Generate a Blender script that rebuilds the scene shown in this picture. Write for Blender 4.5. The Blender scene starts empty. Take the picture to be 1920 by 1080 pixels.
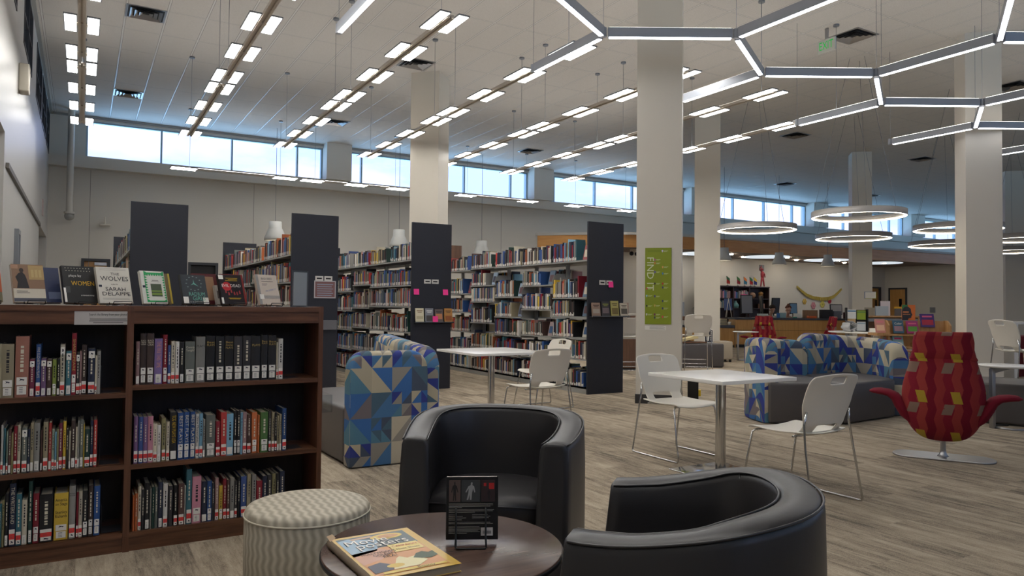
import bpy, bmesh, math, random
from mathutils import Vector, Matrix
random.seed(7)
PI = math.pi
sc = bpy.context.scene
C = sc.collection

# ------------------------------------------------------------------ camera
YAW, PITCH, ROLL, EYE, FPX = 30.454, 1.458, 0.561, 1.24, 1370.6
cd = bpy.data.cameras.new('camera')
cd.sensor_fit = 'HORIZONTAL'; cd.sensor_width = 36.0; cd.lens = 36.0 * FPX / 1920.0
cd.clip_start = 0.05; cd.clip_end = 300
cam = bpy.data.objects.new('camera', cd); C.objects.link(cam)
_y, _p, _r = map(math.radians, (YAW, PITCH, ROLL))
fw = Vector((math.sin(_y)*math.cos(_p), math.cos(_y)*math.cos(_p), math.sin(_p)))
rt = fw.cross(Vector((0, 0, 1))).normalized(); up = rt.cross(fw)
r2 = math.cos(_r)*rt + math.sin(_r)*up; u2 = -math.sin(_r)*rt + math.cos(_r)*up
cam.matrix_world = Matrix(((r2.x, u2.x, -fw.x, 0), (r2.y, u2.y, -fw.y, 0), (r2.z, u2.z, -fw.z, EYE), (0, 0, 0, 1)))
sc.camera = cam
def project(p):
    d = Vector(p) - Vector((0, 0, EYE)); w = d.dot(fw)
    if w < .1: return (-9999, -9999, w)
    return (960 + FPX*d.dot(r2)/w, 540 - FPX*d.dot(u2)/w, w)

# ------------------------------------------------------------------ colour management
vs = sc.view_settings
sc.display_settings.display_device = 'sRGB'
vs.view_transform = 'Standard'; vs.look = 'None'; vs.gamma = 1.0; vs.use_curve_mapping = False
vs.exposure = -0.22

# ------------------------------------------------------------------ world: blue sky with white cloud banks
w = bpy.data.worlds.new('sky'); sc.world = w; w.use_nodes = True
nt = w.node_tree; nt.nodes.clear()
out = nt.nodes.new('ShaderNodeOutputWorld'); bg = nt.nodes.new('ShaderNodeBackground')
tc = nt.nodes.new('ShaderNodeTexCoord'); mp = nt.nodes.new('ShaderNodeMapping'); nz = nt.nodes.new('ShaderNodeTexNoise')
cr = nt.nodes.new('ShaderNodeValToRGB'); mx = nt.nodes.new('ShaderNodeMix'); mx.data_type = 'RGBA'
mp.inputs['Scale'].default_value = (3.0, 3.0, 9.0); mp.inputs['Location'].default_value = (0.9, 0.4, 0.15)
nz.inputs['Scale'].default_value = 1.1; nz.inputs['Detail'].default_value = 7; nz.inputs['Roughness'].default_value = .55
cr.color_ramp.elements[0].position = .47; cr.color_ramp.elements[1].position = .62
nt.links.new(tc.outputs['Generated'], mp.inputs[0]); nt.links.new(mp.outputs[0], nz.inputs['Vector'])
nt.links.new(nz.outputs['Fac'], cr.inputs[0]); nt.links.new(cr.outputs[0], mx.inputs['Factor'])
mx.inputs['A'].default_value = (1.05, 1.36, 2.35, 1); mx.inputs['B'].default_value = (1.7, 1.75, 2.3, 1)
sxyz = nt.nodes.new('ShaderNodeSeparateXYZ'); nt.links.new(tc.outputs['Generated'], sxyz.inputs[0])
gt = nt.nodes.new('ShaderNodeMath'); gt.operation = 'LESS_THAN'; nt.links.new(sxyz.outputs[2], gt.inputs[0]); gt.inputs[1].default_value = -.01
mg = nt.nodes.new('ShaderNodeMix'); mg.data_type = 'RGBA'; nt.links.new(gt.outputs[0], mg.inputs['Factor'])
nt.links.new(mx.outputs['Result'], mg.inputs['A']); mg.inputs['B'].default_value = (2.8, 5.2, 8.0, 1)      # unseen blue glow below the horizon, added to tint the ceiling
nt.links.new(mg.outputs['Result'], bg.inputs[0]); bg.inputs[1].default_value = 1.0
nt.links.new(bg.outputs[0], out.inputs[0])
LAMP_E = 23.0      # light given off by the lamp diffusers
ROW_W = 9.0       # watts of the downlight in each fixture

# ------------------------------------------------------------------ materials
def lin(c):
    c = c/255.0
    return c/12.92 if c <= .04045 else ((c+.055)/1.055)**2.4
def rgb(r, g, b): return (lin(r), lin(g), lin(b), 1)
MATS = {}
def mat(name, col=(200, 200, 200), rough=.5, metal=0.0, spec=.5, emit=0, coat=0, trans=0, alpha=1):
    if name in MATS: return MATS[name]
    m = bpy.data.materials.new(name); m.use_nodes = True
    b = m.node_tree.nodes['Principled BSDF']
    b.inputs['Base Color'].default_value = rgb(*col)
    b.inputs['Roughness'].default_value = rough; b.inputs['Metallic'].default_value = metal
    b.inputs['Specular IOR Level'].default_value = spec
    if coat: b.inputs['Coat Weight'].default_value = coat; b.inputs['Coat Roughness'].default_value = .1
    if emit: b.inputs['Emission Color'].default_value = rgb(*col); b.inputs['Emission Strength'].default_value = emit
    if trans: b.inputs['Transmission Weight'].default_value = trans
    m.diffuse_color = rgb(*col)
    MATS[name] = m
    return m
def N(m, t, **kw):
    n = m.node_tree.nodes.new(t)
    for k, v in kw.items(): setattr(n, k, v)
    return n
def LK(m, a, b): m.node_tree.links.new(a, b)
def bsdf(m): return m.node_tree.nodes['Principled BSDF']
def math_(m, op, a, b=None, c=None):
    n = N(m, 'ShaderNodeMath', operation=op)
    for i, v in enumerate((a, b, c)):
        if v is None: continue
        if isinstance(v, (int, float)): n.inputs[i].default_value = v
        else: LK(m, v, n.inputs[i])
    return n.outputs[0]
def ramp(m, fac, stops, const=False):
    n = N(m, 'ShaderNodeValToRGB'); e = n.color_ramp.elements
    if const: n.color_ramp.interpolation = 'CONSTANT'
    while len(e) < len(stops): e.new(.5)
    for i, (p, c) in enumerate(stops): e[i].position = p; e[i].color = rgb(*c)
    LK(m, fac, n.inputs[0]); return n.outputs[0]
def noise(m, vec, scale, detail=3, rough=.5):
    n = N(m, 'ShaderNodeTexNoise'); n.inputs['Scale'].default_value = scale
    n.inputs['Detail'].default_value = detail; n.inputs['Roughness'].default_value = rough
    LK(m, vec, n.inputs['Vector']); return n.outputs['Fac']
def mapping(m, vec, scale=(1, 1, 1), rot=(0, 0, 0), loc=(0, 0, 0)):
    n = N(m, 'ShaderNodeMapping'); n.inputs['Scale'].default_value = scale
    n.inputs['Rotation'].default_value = rot; n.inputs['Location'].default_value = loc
    LK(m, vec, n.inputs['Vector']); return n.outputs[0]
def bump(m, h, s=.2, d=.01):
    n = N(m, 'ShaderNodeBump'); n.inputs['Strength'].default_value = s; n.inputs['Distance'].default_value = d
    LK(m, h, n.inputs['Height']); LK(m, n.outputs[0], bsdf(m).inputs['Normal'])
def mixc(m, f, a, b, mode='MIX'):
    n = N(m, 'ShaderNodeMix', data_type='RGBA', blend_type=mode)
    if isinstance(f, (int, float)): n.inputs['Factor'].default_value = f
    else: LK(m, f, n.inputs['Factor'])
    for k, v in (('A', a), ('B', b)):
        if isinstance(v, tuple): n.inputs[k].default_value = v
        else: LK(m, v, n.inputs[k])
    return n.outputs['Result']

WALL = mat('wall_paint', (206, 202, 193), .55)
_o = N(WALL, 'ShaderNodeTexCoord').outputs['Object']; bump(WALL, noise(WALL, _o, 60), .03, .002)
COLM = mat('column_paint', (206, 199, 186), .5)
_o = N(COLM, 'ShaderNodeTexCoord').outputs['Object']; bump(COLM, noise(COLM, _o, 60), .03, .002)
SATIN = mat('satin_wall_paint', (184, 182, 178), .36)
_o = N(SATIN, 'ShaderNodeTexCoord').outputs['Object']; bump(SATIN, noise(SATIN, _o, 25), .04, .002)
DARKBASE = mat('vinyl_base', (50, 48, 48), .5)
WHITE = mat('white_plastic', (222, 216, 204), .38)
WHITEL = mat('white_laminate', (236, 234, 230), .22)
CHROME = mat('chrome', (200, 200, 200), .12, 1)
STEEL = mat('brushed_steel', (170, 170, 172), .32, 1)
SHELFM = mat('grey_steel_shelf', (150, 150, 146), .4)
NAVY = mat('navy_laminate', (31, 33, 43), .5)
BLACK = mat('black_plastic', (22, 22, 24), .4)
WIRE = mat('black_wire', (14, 14, 15), .35)
GREYM = mat('grey_paint', (120, 124, 130), .4)
PINK = mat('pink_note', (245, 60, 150), .7)
PAPER = mat('paper', (226, 222, 212), .8)
PAGES = mat('page_edges', (206, 196, 172), .9)
GREYV = mat('taupe_vinyl', (84, 79, 78), .42)
_o = N(GREYV, 'ShaderNodeTexCoord').outputs['Object']; bump(GREYV, noise(GREYV, _o, 180), .08, .001)
INK = mat('ink', (30, 30, 32), .6)
LEDW = mat('lamp_diffuser', (255, 252, 246), .5, emit=LAMP_E)
ADDED_UPL = mat('added_uplight', (255, 250, 244), .5, emit=11.0)  # for hidden glow strips added to brighten the ceiling
LEDS = mat('linear_lamp_diffuser', (250, 250, 255), .5, emit=10.0)
LEDR = mat('ring_lamp_diffuser', (255, 246, 226), .5, emit=20.0)
ALU = mat('anodised_aluminium', (176, 182, 194), .35, .15)
RINGM = mat('ring_housing', (160, 156, 152), .4, .2)
RAILM = mat('brushed_rail', (204, 194, 182), .35, .1)
RED = mat('red_label', (226, 62, 58), .6)
LBL = mat('white_label', (232, 228, 220), .6)
SILVER = mat('silver_frame', (150, 170, 180), .3, .7)

# leather
LEA = mat('black_leather', (37, 35, 37), .38, spec=.65)
_o = N(LEA, 'ShaderNodeTexCoord').outputs['Object']; bump(LEA, noise(LEA, _o, 160, 4), .12, .0015)

def wood(name, dark, light, rough=.35, sc_=(2.2, 2.2, 28), coat=0):
    m = mat(name, dark, rough, coat=coat)
    o = N(m, 'ShaderNodeTexCoord').outputs['Object']
    f = noise(m, mapping(m, o, sc_), 1.6, 6, .62)
    LK(m, ramp(m, f, [(.3, dark), (.7, light)]), bsdf(m).inputs['Base Color'])
    return m
WOODV = wood('walnut_stained_upright', (74, 46, 33), (118, 78, 56), .38, (26, 26, 1.6))
WOODH = wood('walnut_stained_rail', (74, 46, 33), (122, 82, 58), .38, (1.6, 26, 26))
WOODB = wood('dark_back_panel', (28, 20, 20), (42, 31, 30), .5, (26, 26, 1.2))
TABLEW = wood('dark_table_laminate', (72, 54, 47), (100, 78, 68), .26, (1.4, 22, 22))
MAPLE = wood('maple_panel', (176, 128, 68), (200, 152, 90), .35, (9, 9, .7))
FASC = wood('maple_fascia', (216, 150, 76), (232, 172, 98), .35, (.7, .7, 6))
OAK = wood('light_oak', (160, 120, 78), (186, 146, 100), .4, (12, 12, 1))
BROWNW = wood('brown_board', (86, 60, 44), (112, 80, 58), .45, (12, 12, 1))

# carpet planks with long broken streaks
CARP = mat('plank_carpet', (150, 135, 115), .95, spec=.1)
m = CARP
g = N(m, 'ShaderNodeNewGeometry').outputs['Position']
sx = N(m, 'ShaderNodeSeparateXYZ'); LK(m, g, sx.inputs[0])
col_i = math_(m, 'FLOOR', math_(m, 'DIVIDE', sx.outputs[0], .25))
wn = N(m, 'ShaderNodeTexWhiteNoise', noise_dimensions='1D'); LK(m, col_i, wn.inputs['W'])
row_i = math_(m, 'FLOOR', math_(m, 'ADD', sx.outputs[1], wn.outputs['Value']))
cmb = N(m, 'ShaderNodeCombineXYZ'); LK(m, col_i, cmb.inputs[0]); LK(m, row_i, cmb.inputs[1])
wn2 = N(m, 'ShaderNodeTexWhiteNoise', noise_dimensions='3D'); LK(m, cmb.outputs[0], wn2.inputs['Vector'])
off = N(m, 'ShaderNodeVectorMath', operation='MULTIPLY_ADD'); LK(m, wn2.outputs['Color'], off.inputs[0]); off.inputs[1].default_value = (5, 5, 5); LK(m, g, off.inputs[2])
v = off.outputs[0]
f1 = noise(m, mapping(m, v, (16, 1.1, 1)), 1.0, 5, .65)
f2 = noise(m, mapping(m, v, (70, 9, 1)), 1.0, 3, .6)
f3 = noise(m, mapping(m, v, (5, 2.4, 1)), 1.0, 4, .6)
f4 = noise(m, mapping(m, v, (260, 150, 1)), 1.0, 2, .5)
s = math_(m, 'ADD', math_(m, 'MULTIPLY', f1, .38), math_(m, 'MULTIPLY', f2, .22))
s = math_(m, 'ADD', s, math_(m, 'MULTIPLY', f3, .22))
s = math_(m, 'ADD', s, math_(m, 'MULTIPLY', f4, .27))
s = math_(m, 'ADD', s, math_(m, 'MULTIPLY', math_(m, 'SUBTRACT', wn2.outputs['Value'], .5), .09))
LK(m, ramp(m, s, [(.41, (92, 85, 77)), (.49, (138, 126, 111)), (.56, (164, 150, 131)), (.66, (186, 172, 152))]), bsdf(m).inputs['Base Color'])
bump(m, f4, .5, .004)

# suspended ceiling, 0.605 x 1.22 m boards in a thin grid
CEIL = mat('ceiling_boards', (214, 210, 204), .8, spec=.15)
m = CEIL
g = N(m, 'ShaderNodeNewGeometry').outputs['Position']
sx = N(m, 'ShaderNodeSeparateXYZ'); LK(m, g, sx.inputs[0])
def gridline(m, src, period, phase, width):
    a = math_(m, 'FRACT', math_(m, 'DIVIDE', math_(m, 'SUBTRACT', src, phase - 50*period), period))
    a = math_(m, 'MINIMUM', a, math_(m, 'SUBTRACT', 1.0, a))
    return math_(m, 'LESS_THAN', a, width/period/2)
l1 = gridline(m, sx.outputs[0], .605, .526, .026); l2 = gridline(m, sx.outputs[1], 1.22, 12.05, .022)
l3 = gridline(m, sx.outputs[0], .605, .526, .040); l4 = gridline(m, sx.outputs[1], 1.22, 12.05, .034)
bar = math_(m, 'MAXIMUM', l1, l2); edge = math_(m, 'MAXIMUM', l3, l4)
nzz = noise(m, g, 220, 2)
tile = ramp(m, nzz, [(.35, (196, 192, 186)), (.6, (216, 212, 206))])
c1 = mixc(m, edge, tile, rgb(150, 146, 142)); c2 = mixc(m, bar, c1, rgb(214, 212, 208))
LK(m, c2, bsdf(m).inputs['Base Color'])
rr = math_(m, 'SUBTRACT', .85, math_(m, 'MULTIPLY', l1, .5)); LK(m, rr, bsdf(m).inputs['Roughness'])
bump(m, math_(m, 'ADD', math_(m, 'MULTIPLY', bar, -1.0), math_(m, 'MULTIPLY', nzz, .1)), .4, .01)

# geometric triangle upholstery (uses UV in metres)
def tri_fabric(name, S, pal):
    m = mat(name, (120, 130, 140), .85, spec=.2)
    uv = N(m, 'ShaderNodeTexCoord').outputs['UV']
    def layer(scale, rot, seed):
        v = mapping(m, uv, (scale, scale*.86, 1), (0, 0, rot), (seed, seed*.7, 0))
        fl = N(m, 'ShaderNodeVectorMath', operation='FLOOR'); LK(m, v, fl.inputs[0])
        fr = N(m, 'ShaderNodeVectorMath', operation='FRACTION'); LK(m, v, fr.inputs[0])
        sp = N(m, 'ShaderNodeSeparateXYZ'); LK(m, fr.outputs[0], sp.inputs[0])
        w1 = N(m, 'ShaderNodeTexWhiteNoise', noise_dimensions='3D'); LK(m, fl.outputs[0], w1.inputs['Vector'])
        o = math_(m, 'GREATER_THAN', w1.outputs['Value'], .5)
        xx = sp.outputs[0]; yy = sp.outputs[1]
        d1 = math_(m, 'GREATER_THAN', xx, yy)
        d2 = math_(m, 'GREATER_THAN', math_(m, 'ADD', xx, yy), 1.0)
        side = math_(m, 'ADD', math_(m, 'MULTIPLY', o, d1), math_(m, 'MULTIPLY', math_(m, 'SUBTRACT', 1.0, o), d2))
        cb = N(m, 'ShaderNodeCombineXYZ'); LK(m, side, cb.inputs[2]); cb.inputs[0].default_value = seed
        ad = N(m, 'ShaderNodeVectorMath', operation='ADD'); LK(m, fl.outputs[0], ad.inputs[0]); LK(m, cb.outputs[0], ad.inputs[1])
        w2 = N(m, 'ShaderNodeTexWhiteNoise', noise_dimensions='3D'); LK(m, ad.outputs[0], w2.inputs['Vector'])
        return w2.outputs['Value'], w1.outputs['Color']
    a, ca = layer(1/S, 0, 3.0); b, _ = layer(1/S*2, 0, 6.0)
    sel = N(m, 'ShaderNodeSeparateColor'); LK(m, ca, sel.inputs[0])
    pick = math_(m, 'GREATER_THAN', sel.outputs['Green'], .62)
    val = math_(m, 'ADD', math_(m, 'MULTIPLY', a, math_(m, 'SUBTRACT', 1.0, pick)), math_(m, 'MULTIPLY', b, pick))
    n = len(pal)
    LK(m, ramp(m, val, [(i/n, c) for i, c in enumerate(pal)], True), bsdf(m).inputs['Base Color'])
    o = N(m, 'ShaderNodeTexCoord').outputs['Object']; bump(m, noise(m, o, 400, 2), .1, .001)
    return m
PAL = [(186, 176, 152), (78, 118, 158), (58, 68, 136), (88, 128, 148), (176, 166, 144), (78, 88, 104), (66, 108, 164), (150, 144, 134), (194, 184, 162), (58, 68, 138), (118, 110, 112), (80, 104, 120)]
TRI = tri_fabric('triangle_print_fabric', .165, PAL)

# wavy red upholstery with small yellow and grey patches (UV in metres)
REDF = mat('red_wave_fabric', (160, 40, 50), .85, spec=.2)
m = REDF
uv = N(m, 'ShaderNodeTexCoord').outputs['UV']; sp = N(m, 'ShaderNodeSeparateXYZ'); LK(m, uv, sp.inputs[0])
U, V = sp.outputs[0], sp.outputs[1]
tw = math_(m, 'PINGPONG', V, .085)
Us = math_(m, 'DIVIDE', math_(m, 'ADD', U, math_(m, 'MULTIPLY', tw, .30)), .0725)
w1 = math_(m, 'FRACT', math_(m, 'DIVIDE', Us, 4.0))
base = ramp(m, w1, [(0, (112, 20, 38)), (.25, (146, 56, 52)), (.5, (126, 28, 44)), (.75, (140, 48, 48))], True)
def patch(m, du, dv, w_, h_, slant):
    vv = math_(m, 'MODULO', math_(m, 'ADD', V, 10*.34 - dv), .34)
    uu = math_(m, 'MODULO', math_(m, 'ADD', math_(m, 'SUBTRACT', U, math_(m, 'MULTIPLY', vv, slant)), 10*.29 - du), .29)
    return math_(m, 'MULTIPLY', math_(m, 'LESS_THAN', vv, h_), math_(m, 'LESS_THAN', uu, w_))
pa = patch(m, .05, .14, .076, .098, .3); pb = patch(m, .145, .045, .085, .088, -.34)
c = mixc(m, pa, base, rgb(168, 140, 48)); c = mixc(m, pb, c, rgb(128, 104, 92))
LK(m, c, bsdf(m).inputs['Base Color'])

# ottoman: pale wavy stripes
OTT = mat('wavy_stripe_fabric', (190, 180, 160), .6, spec=.3)
m = OTT
uv = N(m, 'ShaderNodeTexCoord').outputs['UV']; sp = N(m, 'ShaderNodeSeparateXYZ'); LK(m, uv, sp.inputs[0])
sn = math_(m, 'SINE', math_(m, 'MULTIPLY', sp.outputs[1], 95.0))
par = math_(m, 'MULTIPLY', sn, .0050)
st = math_(m, 'SINE', math_(m, 'MULTIPLY', math_(m, 'ADD', sp.outputs[0], par), 2*PI/.031))
st2 = math_(m, 'SINE', math_(m, 'MULTIPLY', math_(m, 'SUBTRACT', sp.outputs[0], par), 2*PI/.031))
f = math_(m, 'ADD', math_(m, 'MULTIPLY', st, .36), math_(m, 'ADD', math_(m, 'MULTIPLY', st2, .08), .5))
LK(m, ramp(m, f, [(.1, (160, 151, 134)), (.5, (178, 170, 152)), (.9, (198, 190, 173))]), bsdf(m).inputs['Base Color'])

# book cloth that takes its colour from the object
BOOK = mat('book_cloth', (120, 120, 120), .5)
oi = N(BOOK, 'ShaderNodeObjectInfo'); LK(BOOK, oi.outputs['Color'], bsdf(BOOK).inputs['Base Color'])
VCOL = mat('mixed_book_spines', (120, 120, 120), .55)
at = N(VCOL, 'ShaderNodeAttribute', attribute_name='Col'); LK(VCOL, at.outputs['Color'], bsdf(VCOL).inputs['Base Color'])

# glass
def glassmat(name, tint=(1, 1, 1, 1), refl=.08):
    m = bpy.data.materials.new(name); m.use_nodes = True; t = m.node_tree; t.nodes.clear()
    o = t.nodes.new('ShaderNodeOutputMaterial'); a = t.nodes.new('ShaderNodeBsdfTransparent'); b = t.nodes.new('ShaderNodeBsdfGlossy'); x = t.nodes.new('ShaderNodeMixShader')
    a.inputs[0].default_value = tint; b.inputs['Roughness'].default_value = .03; x.inputs[0].default_value = refl
    t.links.new(a.outputs[0], x.inputs[1]); t.links.new(b.outputs[0], x.inputs[2]); t.links.new(x.outputs[0], o.inputs[0])
    return m
GLASS = glassmat('window_glass', (.96, .98, 1, 1), .04)
ACRYL = glassmat('clear_acrylic', (.95, .97, .98, 1), .10)
DGLASS = mat('dark_glass', (24, 25, 30), .08)

# ------------------------------------------------------------------ mesh helpers
class MB:
    """collects shapes for one mesh"""
    def __init__(s): s.v = []; s.f = []; s.mi = []; s.uv = []; s.sm = []
    def add(s, verts, faces, mi=0, uvs=None, M=None, smooth=False):
        o = len(s.v)
        for p in verts: s.v.append(tuple(M @ Vector(p)) if M is not None else tuple(p))
        for k, f in enumerate(faces):
            s.f.append(tuple(o+i for i in f)); s.mi.append(mi); s.uv.append(uvs[k] if uvs else None); s.sm.append(smooth)
        return s
    def box(s, c, d, mi=0, rz=0, M=None, bev=0):
        x, y, z = d[0]/2, d[1]/2, d[2]/2
        if bev:
            bm = bmesh.new(); bmesh.ops.create_cube(bm, size=1)
            for q in bm.verts: q.co = Vector((q.co.x*d[0], q.co.y*d[1], q.co.z*d[2]))
            bmesh.ops.bevel(bm, geom=bm.edges[:], offset=bev, segments=3, affect='EDGES', profile=.5)
            bm.verts.index_update()
            vs_ = [q.co.copy() for q in bm.verts]; fs = [[q.index for q in f.verts] for f in bm.faces]; bm.free()
            sm = True
        else:
            vs_ = [Vector((a*x, b*y, e*z)) for a in (-1, 1) for b in (-1, 1) for e in (-1, 1)]
            fs = [(0, 1, 3, 2), (4, 6, 7, 5), (0, 4, 5, 1), (2, 3, 7, 6), (0, 2, 6, 4), (1, 5, 7, 3)]; sm = False
        T = Matrix.Translation(c) @ Matrix.Rotation(rz, 4, 'Z')
        if M is not None: T = M @ T
        return s.add(vs_, fs, mi, None, T, sm)
    def b2(s, x0, x1, y0, y1, z0, z1, mi=0, bev=0):
        return s.box(((x0+x1)/2, (y0+y1)/2, (z0+z1)/2), (abs(x1-x0), abs(y1-y0), abs(z1-z0)), mi, bev=bev)
    def tube(s, pts, r, n=8, mi=0, closed=False, caps=True):
        pts = [Vector(p) for p in pts]; L = len(pts); rings = []
        prev = None
        for i, p in enumerate(pts):
            if closed: d = (pts[(i+1) % L]-pts[i-1]).normalized()
            elif i == 0: d = (pts[1]-p).normalized()
            elif i == L-1: d = (p-pts[i-1]).normalized()
            else: d = ((pts[i+1]-p).normalized()+(p-pts[i-1]).normalized()).normalized()
            if prev is None:
                a = d.cross(Vector((0, 0, 1)))
                if a.length < .05: a = d.cross(Vector((1, 0, 0)))
                a.normalize()
            else:
                a = (prev - d*prev.dot(d)).normalized()
            prev = a; b = d.cross(a)
            rr = r[i] if isinstance(r, (list, tuple)) else r
            rings.append([p + (a*math.cos(2*PI*k/n)+b*math.sin(2*PI*k/n))*rr for k in range(n)])
        V = [q for R in rings for q in R]; F = []
        for i in range(L if closed else L-1):
            j = (i+1) % L
            for k in range(n): F.append((i*n+k, i*n+(k+1) % n, j*n+(k+1) % n, j*n+k))
        if not closed and caps: F += [tuple(range(n))[::-1], tuple((L-1)*n+k for k in range(n))]
        return s.add(V, F, mi, None, None, True)
    def cyl(s, c, r, h, n=24, mi=0, r1=None, smooth=True):
        r1 = r if r1 is None else r1
        V = [(c[0]+r*math.cos(2*PI*k/n), c[1]+r*math.sin(2*PI*k/n), c[2]) for k in range(n)] + [(c[0]+r1*math.cos(2*PI*k/n), c[1]+r1*math.sin(2*PI*k/n), c[2]+h) for k in range(n)]
        s.add(V, [(k, (k+1) % n, n+(k+1) % n, n+k) for k in range(n)], mi, None, None, smooth)
        s.add(V, [tuple(range(n))[::-1], tuple(range(n, 2*n))], mi)
        return s
    def lathe(s, prof, c=(0, 0, 0), n=32, mi=0, closed=False):
        V = [(c[0]+r*math.cos(2*PI*k/n), c[1]+r*math.sin(2*PI*k/n), c[2]+z) for r, z in prof for k in range(n)]
        L = len(prof); F = []; UV = []
        acc = 0; us = [0]
        for i in range(1, L): acc += math.hypot(prof[i][0]-prof[i-1][0], prof[i][1]-prof[i-1][1]); us.append(acc)
        rm = max(p[0] for p in prof)
        for i in range(L if closed else L-1):
            j = (i+1) % L
            for k in range(n):
                F.append((i*n+k, i*n+(k+1) % n, j*n+(k+1) % n, j*n+k))
                a0, a1 = 2*PI*k/n*rm, 2*PI*(k+1)/n*rm
                UV.append([(a0, us[i]), (a1, us[i]), (a1, us[j]), (a0, us[j])])
        return s.add(V, F, mi, UV, None, True)
    def prism(s, poly, z0, z1, mi=0, M=None):
        n = len(poly); V = [(x, y, z0) for x, y in poly] + [(x, y, z1) for x, y in poly]
        F = [tuple(range(n))[::-1], tuple(range(n, 2*n))] + [(k, (k+1) % n, n+(k+1) % n, n+k) for k in range(n)]
        return s.add(V, F, mi, None, M)
    def quad(s, a, b, c_, d, mi=0, uv=None): return s.add([a, b, c_, d], [(0, 1, 2, 3)], mi, [uv] if uv else None)
    def ball(s, c, r, n=16, m_=10, mi=0):
        rx, ry, rz = (r, r, r) if isinstance(r, (int, float)) else r
        V = []; F = []
        for i in range(m_+1):
            t = PI*i/m_
            for k in range(n): V.append((c[0]+rx*math.sin(t)*math.cos(2*PI*k/n), c[1]+ry*math.sin(t)*math.sin(2*PI*k/n), c[2]+rz*math.cos(t)))
        for i in range(m_):
            for k in range(n): F.append((i*n+k, (i+1)*n+k, (i+1)*n+(k+1) % n, i*n+(k+1) % n))
        return s.add(V, F, mi, None, None, True)
    def mesh(s, name, mats):
        me = bpy.data.meshes.new(name); me.from_pydata(s.v, [], s.f)
        for m_ in (mats if isinstance(mats, (list, tuple)) else [mats]): me.materials.append(m_)
        me.polygons.foreach_set('material_index', s.mi); me.polygons.foreach_set('use_smooth', s.sm)
        if any(u is not None for u in s.uv):
            ul = me.uv_layers.new(name='UVMap')
            for p, u in zip(me.polygons, s.uv):
                if u:
                    for li, q in zip(p.loop_indices, u): ul.data[li].uv = q
        me.update(); me.validate()
        return me
def obj(name, mb, mats, parent=None, loc=None):
    me = mb.mesh(name, mats) if isinstance(mb, MB) else mb
    o = bpy.data.objects.new(name, me); C.objects.link(o)
    if parent: o.parent = parent
    if loc: o.location = loc
    return o
def tag(o, label, cat, group=None):
    o['label'] = label; o['category'] = cat
    if group: o['group'] = group
    return o
def thing(name, label, cat, loc=(0, 0, 0), rz=0, group=None):
    o = bpy.data.objects.new(name, None); C.objects.link(o); o.empty_display_size = .1
    o.location = loc; o.rotation_euler = (0, 0, rz); return tag(o, label, cat, group)
def struct(name, mb, mats, parent=None):
    o = obj(name, mb, mats, parent)
    if not parent: o['kind'] = 'structure'
    return o
CH = {}
def kids(o): return [c for c in o.children]
def dup(root, loc, rz, label=None, group=None):
    r = root.copy(); C.objects.link(r); r.location = loc; r.rotation_euler = (root.rotation_euler[0], root.rotation_euler[1], rz)
    if label: r['label'] = label
    if group: r['group'] = group
    for ch in kids(root):
        c_ = ch.copy(); C.objects.link(c_); c_.parent = r
        for g_ in kids(ch): d = g_.copy(); C.objects.link(d); d.parent = c_
    return r
def modp(o, t, **kw):
    m_ = o.modifiers.new(t.lower(), t)
    for k, v_ in kw.items(): setattr(m_, k, v_)
    return m_
def text_mesh(s, size=.02, align='CENTER', ext=0.0, fit=None, yscale=1.0):
    cu = bpy.data.curves.new('t', 'FONT'); cu.body = s; cu.size = size; cu.align_x = align; cu.align_y = 'CENTER'; cu.extrude = ext
    cu.resolution_u = 2
    o = bpy.data.objects.new('t', cu); C.objects.link(o)
    bpy.context.view_layer.update()
    me = bpy.data.meshes.new_from_object(o)
    bpy.data.objects.remove(o); bpy.data.curves.remove(cu)
    if fit and me.vertices:
        xs = [v_.co.x for v_ in me.vertices]; w_ = max(xs)-min(xs)
        k = min(fit/w_, 1.6) if w_ > 0 else 1
        for v_ in me.vertices: v_.co.x *= k
    if yscale != 1:
        for v_ in me.vertices: v_.co.y *= yscale
    return me
def lettering(s, size, M, material, parent, fit=None, align='CENTER', name='lettering', ys=1.0):
    me = text_mesh(s, size, align, fit=fit, yscale=ys); me.transform(M); me.materials.clear(); me.materials.append(material)
    return obj(name, me, None, parent)
# frame matrix: x axis, y axis(up of the letters), origin
def frame(o, x, y):
    x = Vector(x).normalized(); y = Vector(y).normalized(); z = x.cross(y)
    return Matrix(((x.x, y.x, z.x, o[0]), (x.y, y.y, z.y, o[1]), (x.z, y.z, z.z, o[2]), (0, 0, 0, 1)))
ORD = ['zeroth', 'first', 'second', 'third', 'fourth', 'fifth', 'sixth', 'seventh', 'eighth', 'ninth', 'tenth', 'eleventh', 'twelfth', 'thirteenth', 'fourteenth', 'fifteenth', 'sixteenth', 'seventeenth', 'eighteenth', 'nineteenth', 'twentieth']
def ordn(i):
    if i <= 20: return ORD[i]
    if i == 30: return 'thirtieth'
    if i == 40: return 'fortieth'
    t = {2: 'twenty', 3: 'thirty', 4: 'forty', 5: 'fifty'}[i//10]
    return t + '-' + ORD[i % 10] if i % 10 else {2: 'twentieth', 3: 'thirtieth', 4: 'fortieth', 5: 'fiftieth'}[i//10]
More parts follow.
